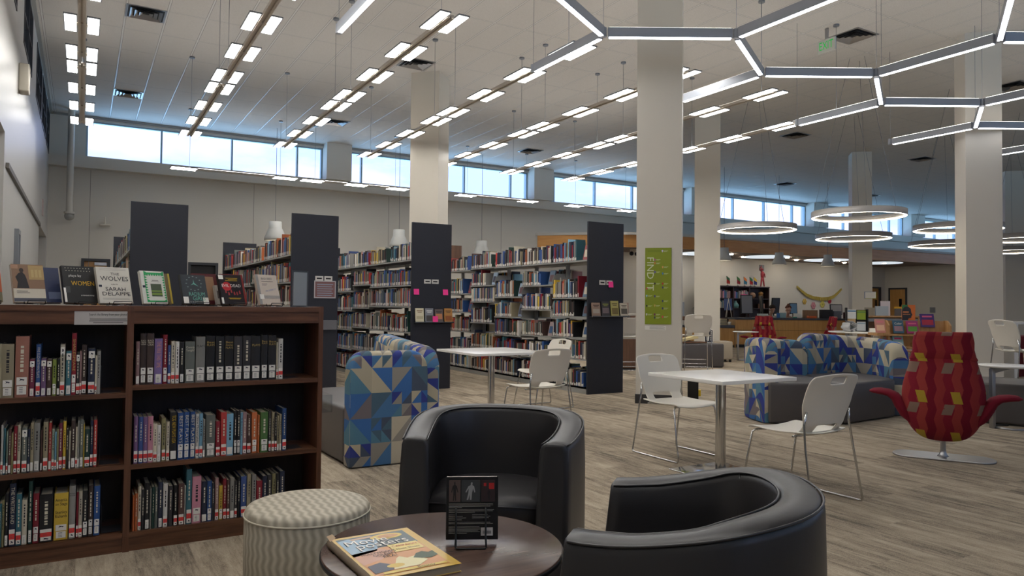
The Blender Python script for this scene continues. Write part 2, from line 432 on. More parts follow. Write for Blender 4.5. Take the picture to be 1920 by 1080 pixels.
# ================================================================== THE SETTING
CZ, YB, XL = 6.08, 21.88, -.80
def pierced(mb, axis, pos, th, u0, u1, z0, z1, holes, mi=0):
    us = sorted({u0, u1} | {min(max(h[i], u0), u1) for h in holes for i in (0, 1)})
    for a, b in zip(us, us[1:]):
        if b-a < 1e-5: continue
        cuts = sorted([(h[2], h[3]) for h in holes if h[0] < (a+b)/2 < h[1]])
        z = z0; spans = []
        for c0, c1 in cuts:
            if c0 > z: spans.append((z, c0))
            z = max(z, c1)
        if z < z1: spans.append((z, z1))
        for s0, s1 in spans:
            if axis == 'y': mb.b2(a, b, pos, pos+th, s0, s1, mi)
            else: mb.b2(pos, pos+th, a, b, s0, s1, mi)
    return mb
struct('floor', MB().b2(-2.2, 46, -8, 27.3, -.1, 0), CARP)
struct('ceiling', MB().b2(-2.2, 46, -8, YB+.3, CZ, CZ+.15), CEIL)
GROUPS = [(0.0, 6.19), (6.95, 13.48), (14.29, 20.9), (21.6, 28.4), (29.4, 35.9), (37.1, 43.4)]
MULL = [[1.78, 3.6, 5.44], [7.42, 9.2, 11.0, 12.81], [14.62, 16.46, 18.27, 20.1], [21.95, 23.77, 25.68, 27.54], [31.2, 33.0, 34.85], [38.85, 40.7, 42.5]]
ZS, ZH = 5.0, 5.97
DOORS = [(-.04, .62), (2.50, 3.28), (32.9, 34.0)]
struct('wall_back', pierced(MB(), 'y', YB, .3, XL-1.4, 46, 0, CZ, [(a, b, ZS, ZH) for a, b in GROUPS] + [(a, b, 0, 2.38) for a, b in DOORS]), WALL)
tr = MB()
tr.b2(XL, 44, YB-.28, YB, 4.69, 4.99)               # deep ledge under the clerestory
struct('trim_1', tr, WALL)
tr = MB(); tr.b2(XL, 44, YB-.06, YB, CZ-.05, CZ); tr.b2(XL, XL+.06, -8, YB, CZ-.05, CZ)
struct('trim_2', tr, SHELFM)
pl = MB()
for (a, b), (c_, d) in zip(GROUPS, GROUPS[1:]): pl.b2(b, c_, YB-.42, YB, 4.99, CZ)
struct('trim_3', pl, WALL)
for x in (1.02, 3.9, 6.7, 10.0, 13.4):               # joints of the wall boards
    pass
jt = MB()
for x in (.12, 4.2, 8.3, 12.4): jt.b2(x, x+.012, YB-.004, YB+.01, 0, 4.69)
struct('trim_4', jt, mat('wall_joint_grey', (140, 138, 132), .7))  # thin grey strips along the wall board joints
FRAME = mat('window_frame', (150, 172, 184), .4, .3)
n_ = 0
for (a, b), ms in zip(GROUPS, MULL):
    n_ += 1
    f = MB(); e = .045
    f.b2(a, b, YB+.06, YB+.16, ZS, ZS+e); f.b2(a, b, YB+.06, YB+.16, ZH-e, ZH)
    for x in [a+e/2] + ms + [b-e/2]: f.b2(x-e/2, x+e/2, YB+.05, YB+.17, ZS, ZH)
    wo = struct('window_%d' % n_, f, FRAME)
    xs = [a] + ms + [b]
    for p, q in zip(xs, xs[1:]): obj('pane', MB().b2(p+.03, q-.03, YB+.10, YB+.106, ZS+.03, ZH-.03), GLASS, wo)
# doors in the back wall
DFR = mat('door_frame', (52, 54, 60), .45)
def door(n, x0, x1, kind, h=2.38):
    f = MB(); e = .07
    f.b2(x0, x0+e, YB-.02, YB+.28, 0, h); f.b2(x1-e, x1, YB-.02, YB+.28, 0, h); f.b2(x0+e, x1-e, YB-.02, YB+.28, h-e, h)
    o = struct('door_%d' % n, f, DFR)
    lf = MB().b2(x0+e, x1-e, YB+.08, YB+.13, 0.01, h-e)
    obj('door_leaf', lf, MAPLE if kind else mat('doorway_shade', (26, 26, 30), .6), o)  # second doorway: a dark sheet paints the shade in its opening
    if kind == 2: obj('vision_panel', MB().b2(x1-.36, x1-.2, YB+.07, YB+.14, 1.0, 1.75), DGLASS, o)
    if kind == 1: obj('door_closer', MB().b2(x0+.30, x1-.08, YB+.02, YB+.08, h-.17, h-.09), STEEL, o)
    obj('handle', MB().tube([(x1-.16, YB+.02, 1.02), (x1-.27, YB+.02, 1.02)], .012).tube([(x1-.16, YB+.02, 1.02), (x1-.16, YB+.08, 1.02)], .012), STEEL, o)
door(1, *DOORS[0], 1); door(2, *DOORS[1], 0); door(3, *DOORS[2], 2)

# left wall with high interior windows and two recesses
LW = [(9.3, 11.2, 4.95, 5.95), (12.5, 14.4, 4.95, 5.95), (15.7, 17.6, 4.95, 5.95), (17.95, 19.7, 4.95, 5.95), (20.0, 21.6, 4.95, 5.95)]
struct('wall_left', pierced(MB(), 'x', XL-.25, .25, -8, YB, 0, CZ, LW + [(5.6, 10.1, 0, 3.18), (18.0, 21.5, 0, 2.86)]), SATIN)
rc = MB()
for a, b, h in ((5.6, 10.1, 3.18), (18.0, 21.5, 2.86)):
    rc.b2(XL-1.1, XL-1.0, a, b, 0, h); rc.b2(XL-1.1, XL-.25, a-.1, a, 0, h); rc.b2(XL-1.1, XL-.25, b, b+.1, 0, h); rc.b2(XL-1.1, XL-.25, a-.1, b+.1, h, h+.1)
struct('wall_left_recess', rc, WALL)
struct('trim_5', MB().b2(XL, XL+.035, 10.3, 17.9, 2.80, 2.86), mat('dark_trim', (92, 88, 84), .5))
for i, (a, b, z0, z1) in enumerate(LW):
    f = MB(); e = .05
    f.b2(XL-.16, XL+.01, a, b, z0, z0+e); f.b2(XL-.16, XL+.01, a, b, z1-e, z1); f.b2(XL-.12, XL, a, b, z0+.48, z0+.52)
    for y in (a, (a+b)/2-e/2, b-e): f.b2(XL-.16, XL+.01, y, y+e, z0, z1)
    o = struct('window_%d' % (7+i), f, DFR)
    obj('pane', MB().b2(XL-.12, XL-.11, a+.03, b-.03, z0+.03, z1-.03), DGLASS, o)
# the walls beyond the frame: tall daylight windows behind the camera and at the far right
FW = [(1+6.8*i, 3.9+6.8*i, 3.0, 5.7) for i in range(7)]
struct('wall_front', pierced(MB(), 'y', -8.3, .3, XL, 46, 0, CZ, FW), WALL)
RW = [(-6+3.4*i, -3.1+3.4*i, 3.4, 5.7) for i in range(8)]
struct('wall_right', pierced(MB(), 'x', 46, .3, -8, YB, 0, CZ, RW), WALL)
n_ = 12
for axis, L_, P in (('y', FW, -8.2), ('x', RW, 46.1)):
    for a, b, z0, z1 in L_:
        f = MB(); e = .05
        def bb(u0, u1, v0, v1, mb=f):
            if axis == 'y': mb.b2(u0, u1, P, P+.1, v0, v1)
            else: mb.b2(P, P+.1, u0, u1, v0, v1)
        bb(a, b, z0, z0+e); bb(a, b, z1-e, z1); bb(a, a+e, z0, z1); bb(b-e, b, z0, z1); bb((a+b)/2-e/2, (a+b)/2+e/2, z0, z1)
        struct('window_%d' % n_, f, FRAME); n_ += 1

# service alcove: side wall, canopy with maple fascia
struct('wall_alcove', MB().b2(34.35, 34.6, 17.6, YB, 0, 3.37).b2(34.35, 44, 17.45, 17.6, 0, 3.37), WALL)
d4 = MB(); d4.b2(34.30, 34.36, 20.75, 20.83, 0, 2.34).b2(34.30, 34.36, 21.6, 21.68, 0, 2.34).b2(34.30, 34.36, 20.83, 21.6, 2.26, 2.34)
d4 = struct('door_4', d4, DFR)
obj('door_leaf', MB().b2(34.32, 34.345, 20.83, 21.6, .01, 2.26), MAPLE, d4)
obj('vision_panel', MB().b2(34.31, 34.34, 21.0, 21.14, 1.0, 1.8), DGLASS, d4)
edge = [(13.9, YB), (15.1, 20.75), (16.2, 19.85), (17.4, 19.35), (19.0, 19.18), (21.5, 19.12), (24.5, 19.0), (27.5, 18.75), (30.5, 18.5), (34.0, 18.3), (38, 18.2), (44, 18.15)]
cano = MB(); cano.prism(edge + [(44, YB)], 3.37, 3.76)
cn = struct('ceiling_canopy', cano, mat('canopy_soffit', (128, 112, 104), .7))
fs = MB(); q = [(x, y) for x, y in edge]
for (ax, ay), (bx, by) in zip(q, q[1:]):
    d = Vector((bx-ax, by-ay, 0)).normalized(); n1 = Vector((d.y, -d.x, 0))*.03
    if n1.y > 0 and abs(d.x) > .5: n1 = -n1
    fs.prism([(ax, ay), (bx, by), (bx+n1.x, by+n1.y), (ax+n1.x, ay+n1.y)], 3.34, 3.77)
obj('fascia', fs, FASC, cn)
obj('cornice', MB().prism([(x-(.1 if i < 2 else 0), y-(.1 if i > 1 else 0)) for i, (x, y) in enumerate(edge)] + [(44, YB)], 3.77, 3.86), WALL, cn)
for x, y in ((23.9, 20.3), (27.4, 20.1), (30.9, 19.9), (20.6, 20.6)):
    ds = MB().cyl((x, y, 3.345), .9, .03, 48)
    obj('soffit_disc', ds, mat('pale_disc_glow', (206, 216, 224), .5, emit=1.2), cn)  # discs are no lamps; a faint glow is added to their surface

for k in range(9):
    o = obj('recessed_light', MB().cyl((18.6+1.55*k, 20.6-.06*k+(.5 if k % 2 else -.35), 3.335), .07, .03, 16), mat('recessed_lamp', (255, 240, 216), .5, emit=170), cn)
# columns, turned 45 degrees to the walls
def column(name, corner, w, label, wd=None):
    """corner = the corner at the left end of the front face"""
    s_ = 2**-.5; wd = wd or w
    a = Vector((corner[0], corner[1])); e1 = Vector((s_, -s_)); e2 = Vector((s_, s_))
    pts = [a, a+e1*w, a+e1*w+e2*wd, a+e2*wd]
    o = struct(name, MB().prism([tuple(p) for p in pts], 0, CZ), COLM)
    c = sum(pts, Vector((0, 0)))/4
    pb = [c+(p-c)*1.025 for p in pts]
    obj('vinyl_base', MB().prism([tuple(p) for p in pb], 0, .12), DARKBASE, o)
    return o
column('column_1', (6.235, 7.405), .575, '')
column('column_2', (5.81, 14.10), .62, '')
column('column_3', (13.17, 13.42), .62, '')
column('column_4', (13.154, 6.898), .56, '')
column('column_5', (20.269, 13.97), .56, '')
column('column_6', (27.367, 13.054), .6, '')
column('column_7', (12.95, 14.55), .5, '')

# ================================================================== LIGHT FITTINGS
HZ = 4.57
def row_light(cx, cy, ys, halflen, label, group, along='y', proto=None, HZ=HZ):
    t = thing('linear_pendant_light', label, 'ceiling light', (cx, cy, HZ), 0 if along == 'y' else -PI/2, group)
    r = MB()
    r.b2(-.042, -.012, -halflen, halflen, -.01, .035).b2(.012, .042, -halflen, halflen, -.01, .035)
    r.b2(-.012, .012, -halflen, halflen, .01, .03)
    for y in ys: r.b2(-.075, .075, y-.05, y+.05, -.004, .014)
    obj('rail', r, RAILM, t)
    obj('added_uplight_strip', MB().b2(-.03, .03, -halflen+.03, halflen-.03, .036, .04), ADDED_UPL, t)  # glow strip added on the hidden rail top to light the ceiling
    h0 = MB().b2(-.07, .07, -.30, .30, 0, .018).mesh('lamp_head', GREYM)
    d0 = MB().b2(-.058, .058, -.285, .285, -.004, 0).mesh('diffuser', LEDW)
    for y in ys:
        for s_ in (-1, 1):
            hd = obj('lamp_head', h0, None, t, (s_*.118, y, 0)); obj('diffuser', d0, None, hd)
    for y in (-halflen+.25, halflen-.25):
        obj('cable', MB().tube([(0, y, .03), (0, y, CZ-HZ)], .0035, 5).cyl((0, y, CZ-HZ-.03), .05, .03, 16), GREYM, t)
    return t
YS = (-1.77, -.59, .59, 1.77)
XR = [-.07, 1.765, 3.6, 5.43, 7.27, 9.10, 10.94]
rn = ['row nearest the left wall', 'second row from the left wall', 'third row from the left wall', 'fourth row, crossing the beige column', 'fifth row from the left wall', 'sixth row from the left wall', 'seventh, rightmost row']
for i, x in enumerate(XR):
    for j, cy in enumerate((13.77, 9.53, 5.29, 1.05)):
        if j > 1 and i > 1: continue
        if j == 0: lb = 'hanging linear light with paired lamps, %s, window end' % rn[i]
        elif j == 1: lb = 'hanging linear light with paired lamps, %s, camera end' % rn[i]
        else: lb = 'hanging linear light with paired lamps, %s, %s the camera' % (rn[i], 'beside' if j == 2 else 'behind')  # units out of view, added for the lighting
        if i == 0 and j == 0: base = row_light(x, cy, YS, 1.95, lb, 'rows of hanging linear lights')
        else: dup(base, (x, cy, HZ), 0, lb)
wl = ['leftmost, between the two tall windows', 'left of the beige column', 'right of the beige column', 'behind the rightmost navy end panel']
for k, (cx, ys, hl) in enumerate(((3.33, (-1.23, 1.23), 1.35), (6.5, (-1.22, 0, 1.22), 1.4), (11.0, (-1.1, 1.1), 1.3), (15.0, (-1.1, 1.1), 1.3))):
    row_light(cx, 19.65, ys, hl, 'linear light hanging along the clerestory, %s' % wl[k], 'lights along the clerestory', 'x')

# hexagonal frame of linear lamps
HX, HD, HY0, HY1, HH = 5.08, 1.312, 6.63, 5.86, 4.33
hx = thing('hexagonal_light_frame', 'large hanging light of slim grey bars joined in hexagons, top right', 'ceiling light', (HX, HY0, HH))
def hn(i, lvl=0): return Vector((i*HD, (0 if i % 2 == 0 else HY1-HY0) - (0 if lvl == 0 else 0), 0))
bars = []
for i in range(-3, 9): bars.append((hn(i), hn(i+1)))
for i in (-2, 0, 2, 4, 6, 8): bars.append((hn(i), hn(i)+Vector((0, 1.513, 0))))
for i in (-3, -1, 1, 3, 5, 7): bars.append((hn(i), hn(i)-Vector((0, 1.513, 0))))
for i in (-1, 1, 3, 5):
    b_ = hn(i)-Vector((0, 1.513, 0))
    bars.append((b_, b_+Vector((-HD, -.757, 0)))); bars.append((b_, b_+Vector((HD, -.757, 0))))
for a, b in bars:
    d = (b-a).normalized(); L = (b-a).length; aa = a+d*.05; m_ = (aa+b-d*.05)/2; ln = L-.1
    rz = math.atan2(d.y, d.x)
    M = Matrix.Translation(m_) @ Matrix.Rotation(rz, 4, 'Z')
    o = obj('light_bar', MB().box((0, 0, .055), (ln, .062, .11), M=M), ALU, hx)
    obj('diffuser', MB().box((0, 0, -.003), (ln-.03, .05, .008), M=M), LEDS, o)
    obj('added_uplight_strip', MB().box((0, 0, .112), (ln-.03, .045, .004), M=M), ADDED_UPL, o)  # added glow above the bar, out of sight, for the ceiling
nodes = {(round(p.x, 2), round(p.y, 2)) for ab in bars for p in ab}
for x, y in sorted(nodes):
    obj('joint', MB().cyl((x, y, .005), .036, .105, 12), ALU, hx)
    obj('cable', MB().tube([(x, y, .1), (x, y, CZ-HH)], .0032, 5), GREYM, hx)

# ring lights
def ring(cx, cy, z, R, label):
    t = thing('ring_light', label, 'ring light', (cx, cy, z), 0, 'ring lights')
    w_ = .045
    obj('housing', MB().lathe([(R, -.004), (R, .11), (R-w_, .11), (R-w_, .0), (R-.012, .0), (R-.010, -.006), (R, -.004)], n=72), RINGM, t)
    obj('diffuser', MB().lathe([(R-.012, -.001), (R-w_-.002, -.001), (R-w_-.004, .012), (R-w_-.004, -.005), (R-.012, -.006), (R-.012, -.001)], n=72), LEDR, t)
    for k in range(3):
        a = 2*PI*k/3+.4
        obj('cable', MB().tube([((R-.02)*math.cos(a), (R-.02)*math.sin(a), .1), (.15*math.cos(a), .15*math.sin(a), CZ-z)], .004, 5), GREYM, t)
RG = [(13.0, 11.32, 3.0, .85, 'leftmost ring light, hanging beside the beige column'), (12.78, 8.68, 3.02, .84, 'largest-looking ring light, highest in the photo'),
      (16.4, 11.28, 3.0, .87, 'ring light directly under the highest ring light'), (16.35, 8.75, 3.0, .86, 'upper ring light partly hidden behind the right column'),
      (20.1, 11.1, 3.0, .88, 'lower ring light partly hidden behind the right column'), (19.7, 8.9, 2.98, .87, 'upper ring light at the right edge of the photo'),
      (23.6, 11.1, 3.0, .88, 'lowest ring light at the right edge of the photo')]
for a in RG: ring(*a)

# bell pendants
def bell(x, y, z, s_, label):
    t = thing('bell_pendant', label, 'pendant lamp', (x, y, z), 0, 'white bell pendants')
    obj('lamp_shade', MB().lathe([(.0, .40*s_), (.13*s_, .40*s_), (.135*s_, .26*s_), (.155*s_, .22*s_), (.22*s_, .06*s_), (.22*s_, 0), (.20*s_, .0), (.14*s_, .2*s_), (0, .3*s_)], n=32), mat('pendant_white', (206, 206, 202), .45), t)
    obj('added_bulb', MB().ball((0, 0, .13*s_), .07*s_, 12, 8), mat('added_pendant_bulb', (255, 240, 214), .5, emit=90.0), t)  # lit bulb added inside the unlit-looking shade to brighten the alcove
    obj('cable', MB().tube([(0, 0, .39*s_), (0, 0, CZ-z)], .006, 6), GREYM, t)
bell(18.85, 17.8, 2.88, 1.1, 'white bell pendant nearest the beige column over the desk')
bell(21.62, 17.8, 2.84, 1.1, 'middle of the three white bell pendants over the desk')
bell(24.34, 17.8, 2.88, 1.1, 'rightmost white bell pendant over the desk')
bell(10.92, 20.5, 2.80, 1.3, 'white bell pendant above the rightmost book range')
bell(8.12, 20.5, 2.98, 1.3, 'white bell pendant behind the book range with pink notes')
bell(4.52, 20.5, 2.98, 1.3, 'white bell pendant above the second book range')

# ceiling vents, speakers, exit sign
VG = 'square ceiling vents'
def vent(x, y, label, first=[None]):
    if first[0] is None:
        t = thing('ceiling_vent', label, 'vent', (x, y, CZ), 0, VG)
        obj('frame', MB().b2(-.3, .3, -.3, -.27, -.012, 0).b2(-.3, .3, .27, .3, -.012, 0).b2(-.3, -.27, -.27, .27, -.012, 0).b2(.27, .3, -.27, .27, -.012, 0), STEEL, t)
        obj('duct_opening', MB().b2(-.27, .27, -.27, .27, -.004, -.001), mat('duct_dark', (40, 42, 46), .6), t)
        for k, r_ in enumerate((.24, .17, .10)):
            b_ = MB()
            for a in range(4):
                M = Matrix.Rotation(a*PI/2, 4, 'Z')
                b_.add([(-r_, -r_, -.035), (r_, -r_, -.035), (r_-.05, -r_+.05, -.006), (-r_+.05, -r_+.05, -.006)], [(0, 1, 2, 3)], 0, None, M)
            obj('louvre', b_, STEEL, t)
        first[0] = t
    else: dup(first[0], (x, y, CZ), 0, label)
VL = [(.82, 13.55, 'ceiling vent above the left wall lights, nearer one'), (.82, 19.0, 'ceiling vent above the leftmost tall window'), (5.66, 13.5, 'ceiling vent touching the top of the left beige column'),
      (5.7, 19.0, 'ceiling vent between third and fourth light rows'), (11.9, 19.2, 'ceiling vent right of the left beige column'), (11.64, 8.0, 'ceiling vent next to the exit sign'),
      (17.0, 13.45, 'ceiling vent in the middle of the ceiling right of main column'), (17.1, 8.0, 'ceiling vent at the upper right edge behind the right column'), (23.0, 13.4, 'ceiling vent left of the right column, under the hexagons'),
      (23.3, 18.9, 'ceiling vent above the desk windows'), (28.6, 18.9, 'farthest ceiling vent, right of the thin column'), (-.05+.9, 9.2, 'ceiling vent over the low bookcase, outside the view')]
for a in VL[:11]: vent(*a)
SP = [(1.2, 11.6, 'near the left wall lights'), (3.2, 11.0, 'between the second and third light rows'), (9.8, 13.2, 'right of the left beige column'), (14.5, 9.6, 'between the hexagonal bars'), (.45, 10.9, 'beside the leftmost light row'), (21.0, 10.4, 'left of the right column')]
for x, y, l in SP:
    t = obj('ceiling_speaker', MB().cyl((x, y, CZ-.012), .1, .012, 24), mat('speaker_white', (200, 196, 190), .5)); tag(t, 'round white ceiling speaker %s' % l, 'speaker', 'round ceiling speakers')
t = thing('exit_sign', 'green lettered exit sign hanging from the ceiling beside a vent', 'exit sign', (10.95, 8.02, 5.78))
obj('housing', MB().b2(-.02, .02, -.17, .17, -.11, .11), mat('sign_white', (206, 206, 198), .5), t)
obj('bracket', MB().b2(-.01, .01, -.03, .03, .11, .30), STEEL, t)
lettering('EXIT', .2, frame((-.022, 0, 0), (0, -1, 0), (0, 0, 1)), mat('sign_green', (30, 190, 80), .5, emit=.5), t, fit=.27, ys=1.0)
# pipe with dome camera, wall shelf device, wall boxes
t = thing('ceiling_pipe_camera', 'white vertical pipe with a dome camera at its end, far left corner', 'camera', (-.32, 21.3, 3.45))
obj('pipe', MB().cyl((0, 0, .05), .075, CZ-3.5, 24), WALL, t)
obj('collar', MB().cyl((0, 0, .0), .12, .05, 24), WALL, t)
obj('dome', MB().ball((0, 0, -.06), .11, 20, 12), mat('smoked_dome', (150, 150, 148), .1), t)
t = thing('wall_projector', 'small white device on a bracket on the far left wall', 'device', (.47, YB-.22, 3.25))
obj('bracket', MB().b2(-.03, .03, 0, .22, .05, .10).cyl((0, 0, .02), .02, .2, 12), WHITE, t)
obj('body', MB().box((0, 0, 0), (.26, .2, .05), bev=.015), WHITE, t)
tag(obj('wall_speaker', MB().box((XL+.06, 11.9, 4.27), (.12, .26, .38), bev=.02), mat('speaker_beige', (190, 182, 166), .5)), 'beige box speaker high on the left wall', 'speaker')
t = thing('extinguisher_cabinet', 'dark framed wall cabinet on the left wall behind the display books', 'cabinet', (XL, 12.0, 1.62))
obj('frame', MB().b2(0, .05, -.2, -.14, 0, .6).b2(0, .05, .14, .2, 0, .6).b2(0, .05, -.14, .14, .54, .6).b2(0, .05, -.14, .14, 0, .06), GREYM, t)
obj('door', MB().b2(0, .03, -.14, .14, .06, .54), DGLASS, t)
tag(obj('wall_sign_plate', MB().b2(XL, XL+.02, 19.0, 19.3, 3.15, 3.5), mat('pale_plate', (196, 176, 172), .5)), 'small pale sign plate above the recess on the left wall', 'sign')
# ================================================================== LOW BOOKCASE
YF, BD = 4.13, .32     # front plane, depth
bc = thing('low_bookcase', 'low dark walnut bookcase with two bays, left foreground', 'bookcase', (.2, YF, 0))
X0, XD, XE = -.76, .2, 1.186
def L(x): return x-.2
for x in (X0, XD-.002, XE-.026):
    w_ = .03 if x == XD-.002 else .026
    obj('upright', MB().b2(L(x), L(x)+w_, 0, BD, 0, 1.225 if x != XE-.026 else 1.229), WOODV, bc)
for (a, b), zs in (((X0+.026, XD-.002), (.79, .434)), ((XD+.028, XE-.026), (.826, .43))):
    obj('top_board', MB().b2(L(a), L(b), .0, BD, 1.198, 1.225), WOODH, bc)
    obj('top_rail', MB().b2(L(a), L(b), .006, .03, 1.135, 1.198), WOODH, bc)
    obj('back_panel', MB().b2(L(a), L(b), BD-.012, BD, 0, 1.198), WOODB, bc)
    for z in zs: obj('shelf', MB().b2(L(a), L(b), .004, BD-.012, z-.024, z), WOODH, bc)
    obj('bottom_shelf', MB().b2(L(a), L(b), .004, BD-.012, .07, .093), WOODH, bc)
    obj('plinth', MB().b2(L(a), L(b), .01, .03, 0, .07), WOODH, bc)
qs = thing('catalogue_notice', 'white strip notice about searching the library, fixed to bookcase top rail', 'notice', (.085, YF+.004, 1.165))
obj('card', MB().b2(-.115, .115, -.002, 0, -.034, .034), mat('notice_card', (196, 190, 186), .6), qs)
lettering('Search the library from your phone!', .0175, frame((.03, -.0026, .016), (1, 0, 0), (0, 0, 1)), INK, qs, fit=.165)
for k, ww in enumerate((.16, .165, .13)):
    obj('printed_line', MB().b2(.03-ww/2, .03+ww/2, -.0026, -.002, -.006-.009*k-.002, -.006-.009*k+.002), mat('grey_print', (110, 106, 104), .7), qs)

# ---- unit book: x thickness 0..1, y depth 0..1, z height 0..1
def unit_book():
    m_ = MB(); t = .09
    m_.b2(0, t, .03, 1, 0, 1); m_.b2(1-t, 1, .03, 1, 0, 1)
    n = 7; V = []; F = []
    for i in range(n):
        x = i/(n-1); y = .03 - .028*math.sin(PI*x)
        V += [(x, y, 0), (x, y, 1), (x, .05, 0), (x, .05, 1)]
    for i in range(n-1):
        a, b = i*4, (i+1)*4
        F += [(a, b, b+1, a+1), (a+1, b+1, b+3, a+3), (b, a, a+2, b+2)]
    m_.add(V, F)
    return m_.mesh('book', BOOK)
UB = unit_book()
UP = MB().b2(.09, .91, .04, .97, .02, .985).mesh('page_block', PAGES)
LM = {}
def label_mesh(kind):
    if kind in LM: return LM[kind]
    m_ = MB()
    def rect(x0, x1, z0, z1, mi, y=-.004): m_.quad((x0, y, z0), (x1, y, z0), (x1, y, z1), (x0, y, z1), mi)
    def moose(x0, z0, w_, h_):
        y = -.0065
        m_.add([(x0, y, z0), (x0+w_*.3, y, z0+h_*.5), (x0+w_*.1, y, z0+h_), (x0+w_*.55, y, z0+h_*.8), (x0+w_, y, z0+h_*.55), (x0+w_*.75, y, z0+h_*.1), (x0+w_*.6, y, z0+h_*.4), (x0+w_*.3, y, z0+h_*.25)], [(0, 1, 2, 3, 4, 5, 6, 7)], 2)
    if 'W' in kind:      # logo square over call number
        rect(.12, .90, .20, .33, 0); moose(.28, .265, .45, .045); rect(.16, .86, .045, .185, 0)
        for k in range(4): rect(.32, .6, .07+.028*k, .078+.028*k, 1, -.006)
    if 'R' in kind:      # white over red band over white
        rect(.06, .94, .20, .27, 0); rect(.06, .94, .11, .20, 3); rect(.1, .9, .03, .11, 0); moose(.28, .04, .45, .05)
        for k in range(2): rect(.3, .6, .135+.03*k, .142+.03*k, 1, -.006)
    if 'T' in kind:      # logo at top of the spine
        rect(.06, .94, .80, .95, 0); moose(.25, .86, .5, .06)
    if 'S' in kind: rect(.1, .9, .03, .2, 0)
    if 'F' in kind:
        for k in range(4): rect(.3, .6, .06+.03*k, .068+.03*k, 1, -.006)
        rect(.16, .86, .03, .22, 0)
    LM[kind] = m_.mesh('spine_label', [LBL, mat('label_print', (90, 90, 96), .7), mat('logo_navy', (36, 40, 60), .7), RED])
    return LM[kind]
GOLD = mat('gold_lettering', (190, 160, 90), .5); CREAML = mat('cream_lettering', (214, 206, 184), .6); DARKL = mat('dark_lettering', (34, 32, 40), .6); WHL = mat('white_lettering', (225, 222, 215), .6); YELL = mat('yellow_lettering', (206, 170, 40), .6); SALL = mat('salmon_lettering', (214, 150, 130), .6)
COLS = {'tan': (158, 144, 112), 'salmon pink': (176, 108, 88), 'magenta': (132, 40, 70), 'royal blue': (32, 74, 142), 'purple': (120, 82, 132), 'brown': (84, 54, 50), 'lime green': (134, 152, 56), 'black': (30, 29, 33), 'cream': (196, 186, 160), 'teal': (44, 104, 118), 'dark red': (138, 20, 38), 'charcoal': (52, 50, 54), 'mauve': (150, 112, 112), 'dark brown': (64, 48, 44), 'navy': (34, 42, 70), 'grey': (138, 136, 130), 'white': (206, 202, 194), 'olive': (140, 132, 84), 'pink': (196, 120, 140), 'light blue': (110, 168, 200), 'orange': (196, 96, 44), 'green': (82, 130, 60), 'dark green': (28, 62, 56), 'red': (190, 48, 44), 'yellow': (212, 172, 40), 'grey green': (106, 112, 104), 'blue': (50, 80, 150), 'lilac': (126, 100, 168), 'pale green': (150, 168, 146)}
for _k, _c in list(COLS.items()):
    _g = sum(_c)/3; COLS[_k] = tuple(int((c_*.78+_g*.22)*1.06) for c_ in _c)
def book(x, y, z, t, h, d, colour, kind, label, group, title=None, tm=None, rz=0, lean=0, horiz=False, marks=True):
    o = bpy.data.objects.new('book', UB); C.objects.link(o); tag(o, label, 'book', group)
    o.location = (x, y, z); o.scale = (t, d, h); o.rotation_euler = (0, lean, rz)
    r_, g_, b_ = COLS[colour]; j = random.Random(label).uniform(.9, 1.1)
    o.color = (lin(min(255, r_*j)), lin(min(255, g_*j)), lin(min(255, b_*j)), 1)
    obj('page_block', UP, None, o)
    if kind and kind != 'N': obj('spine_label', label_mesh(kind), None, o)
    tm = tm or (DARKL if colour in ('tan', 'cream', 'white', 'grey', 'yellow', 'pink', 'light blue', 'olive', 'pale green', 'lime green') else CREAML)
    if title:
        size = min(t*.85, .03)
        span = h*(.58 if kind != 'T' else .45)
        ln = title.split('|')
        if horiz:
            me_all = []
            for k, s_ in enumerate(ln):
                me = text_mesh(s_, t*.36, fit=t*.86)
                M = frame((t/2, -.0035, h*.86 - k*t*.34), (1, 0, 0), (0, 0, 1)); me.transform(M); me_all.append(me)
        else:
            me_all = []
            for k, s_ in enumerate(ln):
                me = text_mesh(s_, size/len(ln)*(.95), fit=span)
                cx = t/2 + (0 if len(ln) == 1 else (t*.22 if k == 0 else -t*.22))
                M = frame((cx, -.0035, h*.36 + h*.29), (0, 0, -1), (1, 0, 0)); me.transform(M); me_all.append(me)
        for me in me_all:
            me.transform(Matrix.Diagonal((1/t, 1/d, 1/h, 1))); me.materials.clear(); me.materials.append(tm)
            obj('title', me, None, o)
    elif marks and t > .009:
        m_ = MB(); rr = random.Random(label+'m')
        a = rr.uniform(.36, .5); b = rr.uniform(.8, .92)
        if kind == 'T': b = .76
        z_ = a
        while z_ < b:
            l_ = rr.uniform(.02, .07); m_.quad((.38, -.005, z_), (.62, -.005, z_), (.62, -.005, min(b, z_+l_)), (.38, -.005, min(b, z_+l_))); z_ += l_+rr.uniform(.012, .03)
        obj('title', m_, tm, o)
    return o
